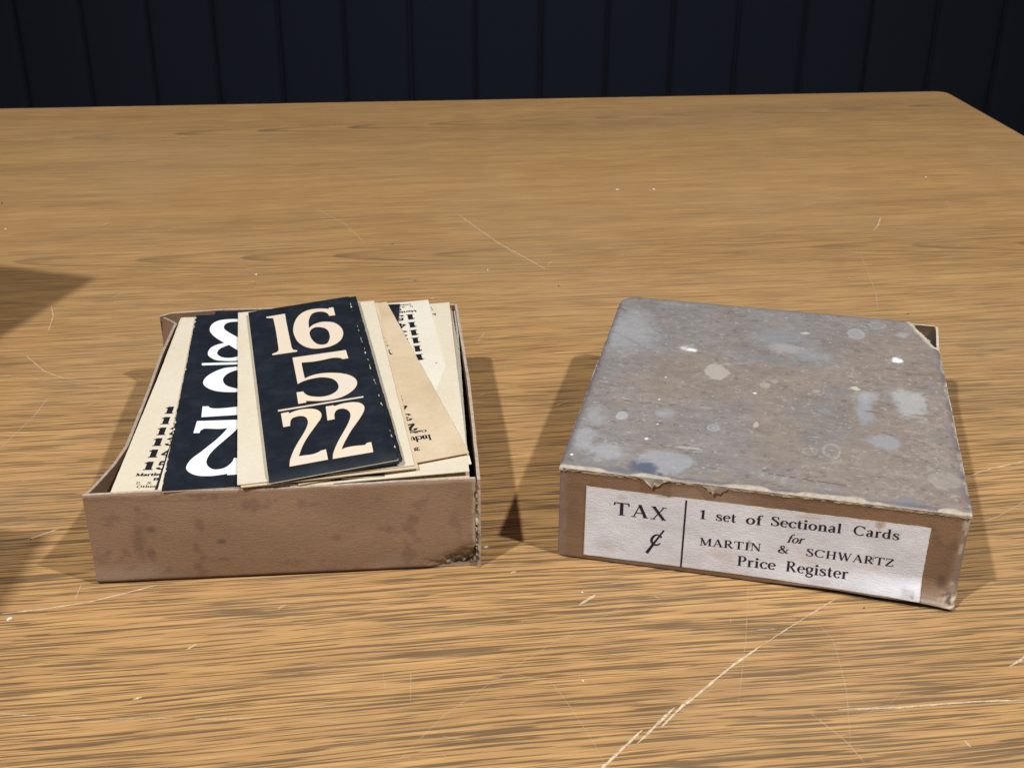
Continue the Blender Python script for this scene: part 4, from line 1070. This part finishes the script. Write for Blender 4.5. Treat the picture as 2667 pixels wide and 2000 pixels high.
rule = ([(66.75, 3.7), (67.75, 3.7), (67.65, 45.0), (66.65, 45.0)], [(0, 1, 2, 3)])
# a long rule follows the wall in short steps
rv = [(66.7 + s_ * .95, 3.7 + k * 41.3 / 20) for k in range(21) for s_ in (0, 1)]
rule = (rv, [(2 * k, 2 * k + 1, 2 * k + 3, 2 * k + 2) for k in range(20)])
cs, cf = flatten([cr([(55.9, 20.3, .75), (54.6, 21.7, .35), (52.6, 21.4, .6), (51.0, 19.2, .95), (50.9, 17.0, .9), (52.3, 15.3, .55), (54.2, 15.6, .5), (55.5, 16.8, .3)]),
                  [(56.9, 25.0, .55), (52.6, 17.2, .75), (48.6, 9.6, 1.25)]], 1.5, .3, .3)
lettering("lettering", wl + [rule, (cs, cf)], lab_pt, M_labink, lb)

# ------------------------------------------------------------------ crumbs and flakes on the table
FL = """-214.9,965.7,1.5,w -81.0,954.2,1.7,g -107.6,1040.5,2.0,g -472.4,1380.3,2.2,g -250.1,498.9,1.7,w 104.7,1205.3,1.9,w 141.8,1207.6,1.9,w 431.1,1256.3,1.6,w -13.6,566.1,1.5,w 37.3,525.5,0.7,w 34.4,456.3,0.8,w -463.6,1071.9,1.2,w -64.5,917.5,1.0,w -264.1,569.5,0.7,d 310.0,893.9,0.9,d 204.4,517.1,0.6,d 180.6,514.1,0.6,d 37.7,946.0,1.0,d -494.3,1145.0,1.4,d -21.5,980.8,1.0,w"""
KIND = {'w': ("paper_flake", M_flake, "tiny white paper flake lying on the oak table", "flake", "white flakes on the table"),
        'g': ("grey_crumb", M_crumb, "small grey crumb lying on the oak table", "crumb", "grey crumbs on the table"),
        'd': ("dark_speck", M_darkcrumb, "tiny dark brown speck lying on the oak table", "crumb", "dark specks on the table")}
rs = random.Random(9)
for tok in FL.split():
    fx, fy, r_, k = tok.split(','); fx, fy, r_ = float(fx) / 1000, float(fy) / 1000, float(r_) / 1000
    nm, mt, lbl, cat, grp = KIND[k]
    n = 7; asp = rs.uniform(.4, .75); hh = r_ * (.22 if k == 'w' else .6)
    low = [(r_ * math.cos(q * 6.283 / n) * rs.uniform(.7, 1.2), r_ * asp * math.sin(q * 6.283 / n) * rs.uniform(.7, 1.2), 0) for q in range(n)]
    hi = [(p_[0] * .7, p_[1] * .7, hh * rs.uniform(.5, 1.2)) for p_ in low]
    Fc = [(i, (i + 1) % n, n + (i + 1) % n, n + i) for i in range(n)] + [tuple(range(n, 2 * n)), tuple(range(n))[::-1]]
    o = mesh_ob(nm, low + hi, Fc, mt)
    o.location = (fx, fy, .0001); o.rotation_euler = (0, 0, rs.uniform(0, 6))
    tag(o, lbl, cat, grp)

# ------------------------------------------------------------------ two invented boxes out of view, added to shade the table's left edge
def shadow_caster(loc, rz, sx, sy, sz, label):
    e = empty("shadow_caster", loc, rz)
    tag(e, label, "box")
    t = .002
    def bx(name, x0, x1, y0, y1, z0, z1):
        V = [(x_, y_, z_) for z_ in (z0, z1) for x_, y_ in ((x0, y0), (x1, y0), (x1, y1), (x0, y1))]
        return mesh_ob(name, V, [(0, 1, 5, 4), (1, 2, 6, 5), (2, 3, 7, 6), (3, 0, 4, 7), (0, 3, 2, 1), (4, 5, 6, 7)], M_shadow_caster, e)
    bx("wall", 0, sx, 0, t, 0, sz); bx("wall", 0, sx, sy - t, sy, 0, sz); bx("wall", 0, t, t, sy - t, 0, sz); bx("wall", sx - t, sx, t, sy - t, 0, sz)
    bx("base", t, sx - t, t, sy - t, 0, t); bx("flap", .0005, sx / 2 - .0005, .0005, sy - .0005, sz, sz + t); bx("flap", sx / 2 + .0005, sx - .0005, .0005, sy - .0005, sz, sz + t)
shadow_caster((-.400 - .20 * math.cos(.28) - .20 * math.sin(.28), .817 + .20 * math.sin(.28) - .20 * math.cos(.28), .0002), -.28, .20, .20, .215, "large closed brown box, added unseen at left to cast a shadow")
shadow_caster((-.403, .421, .0002), .0, .088, .064, .198, "small upright brown box, added unseen at left to cast a shadow")
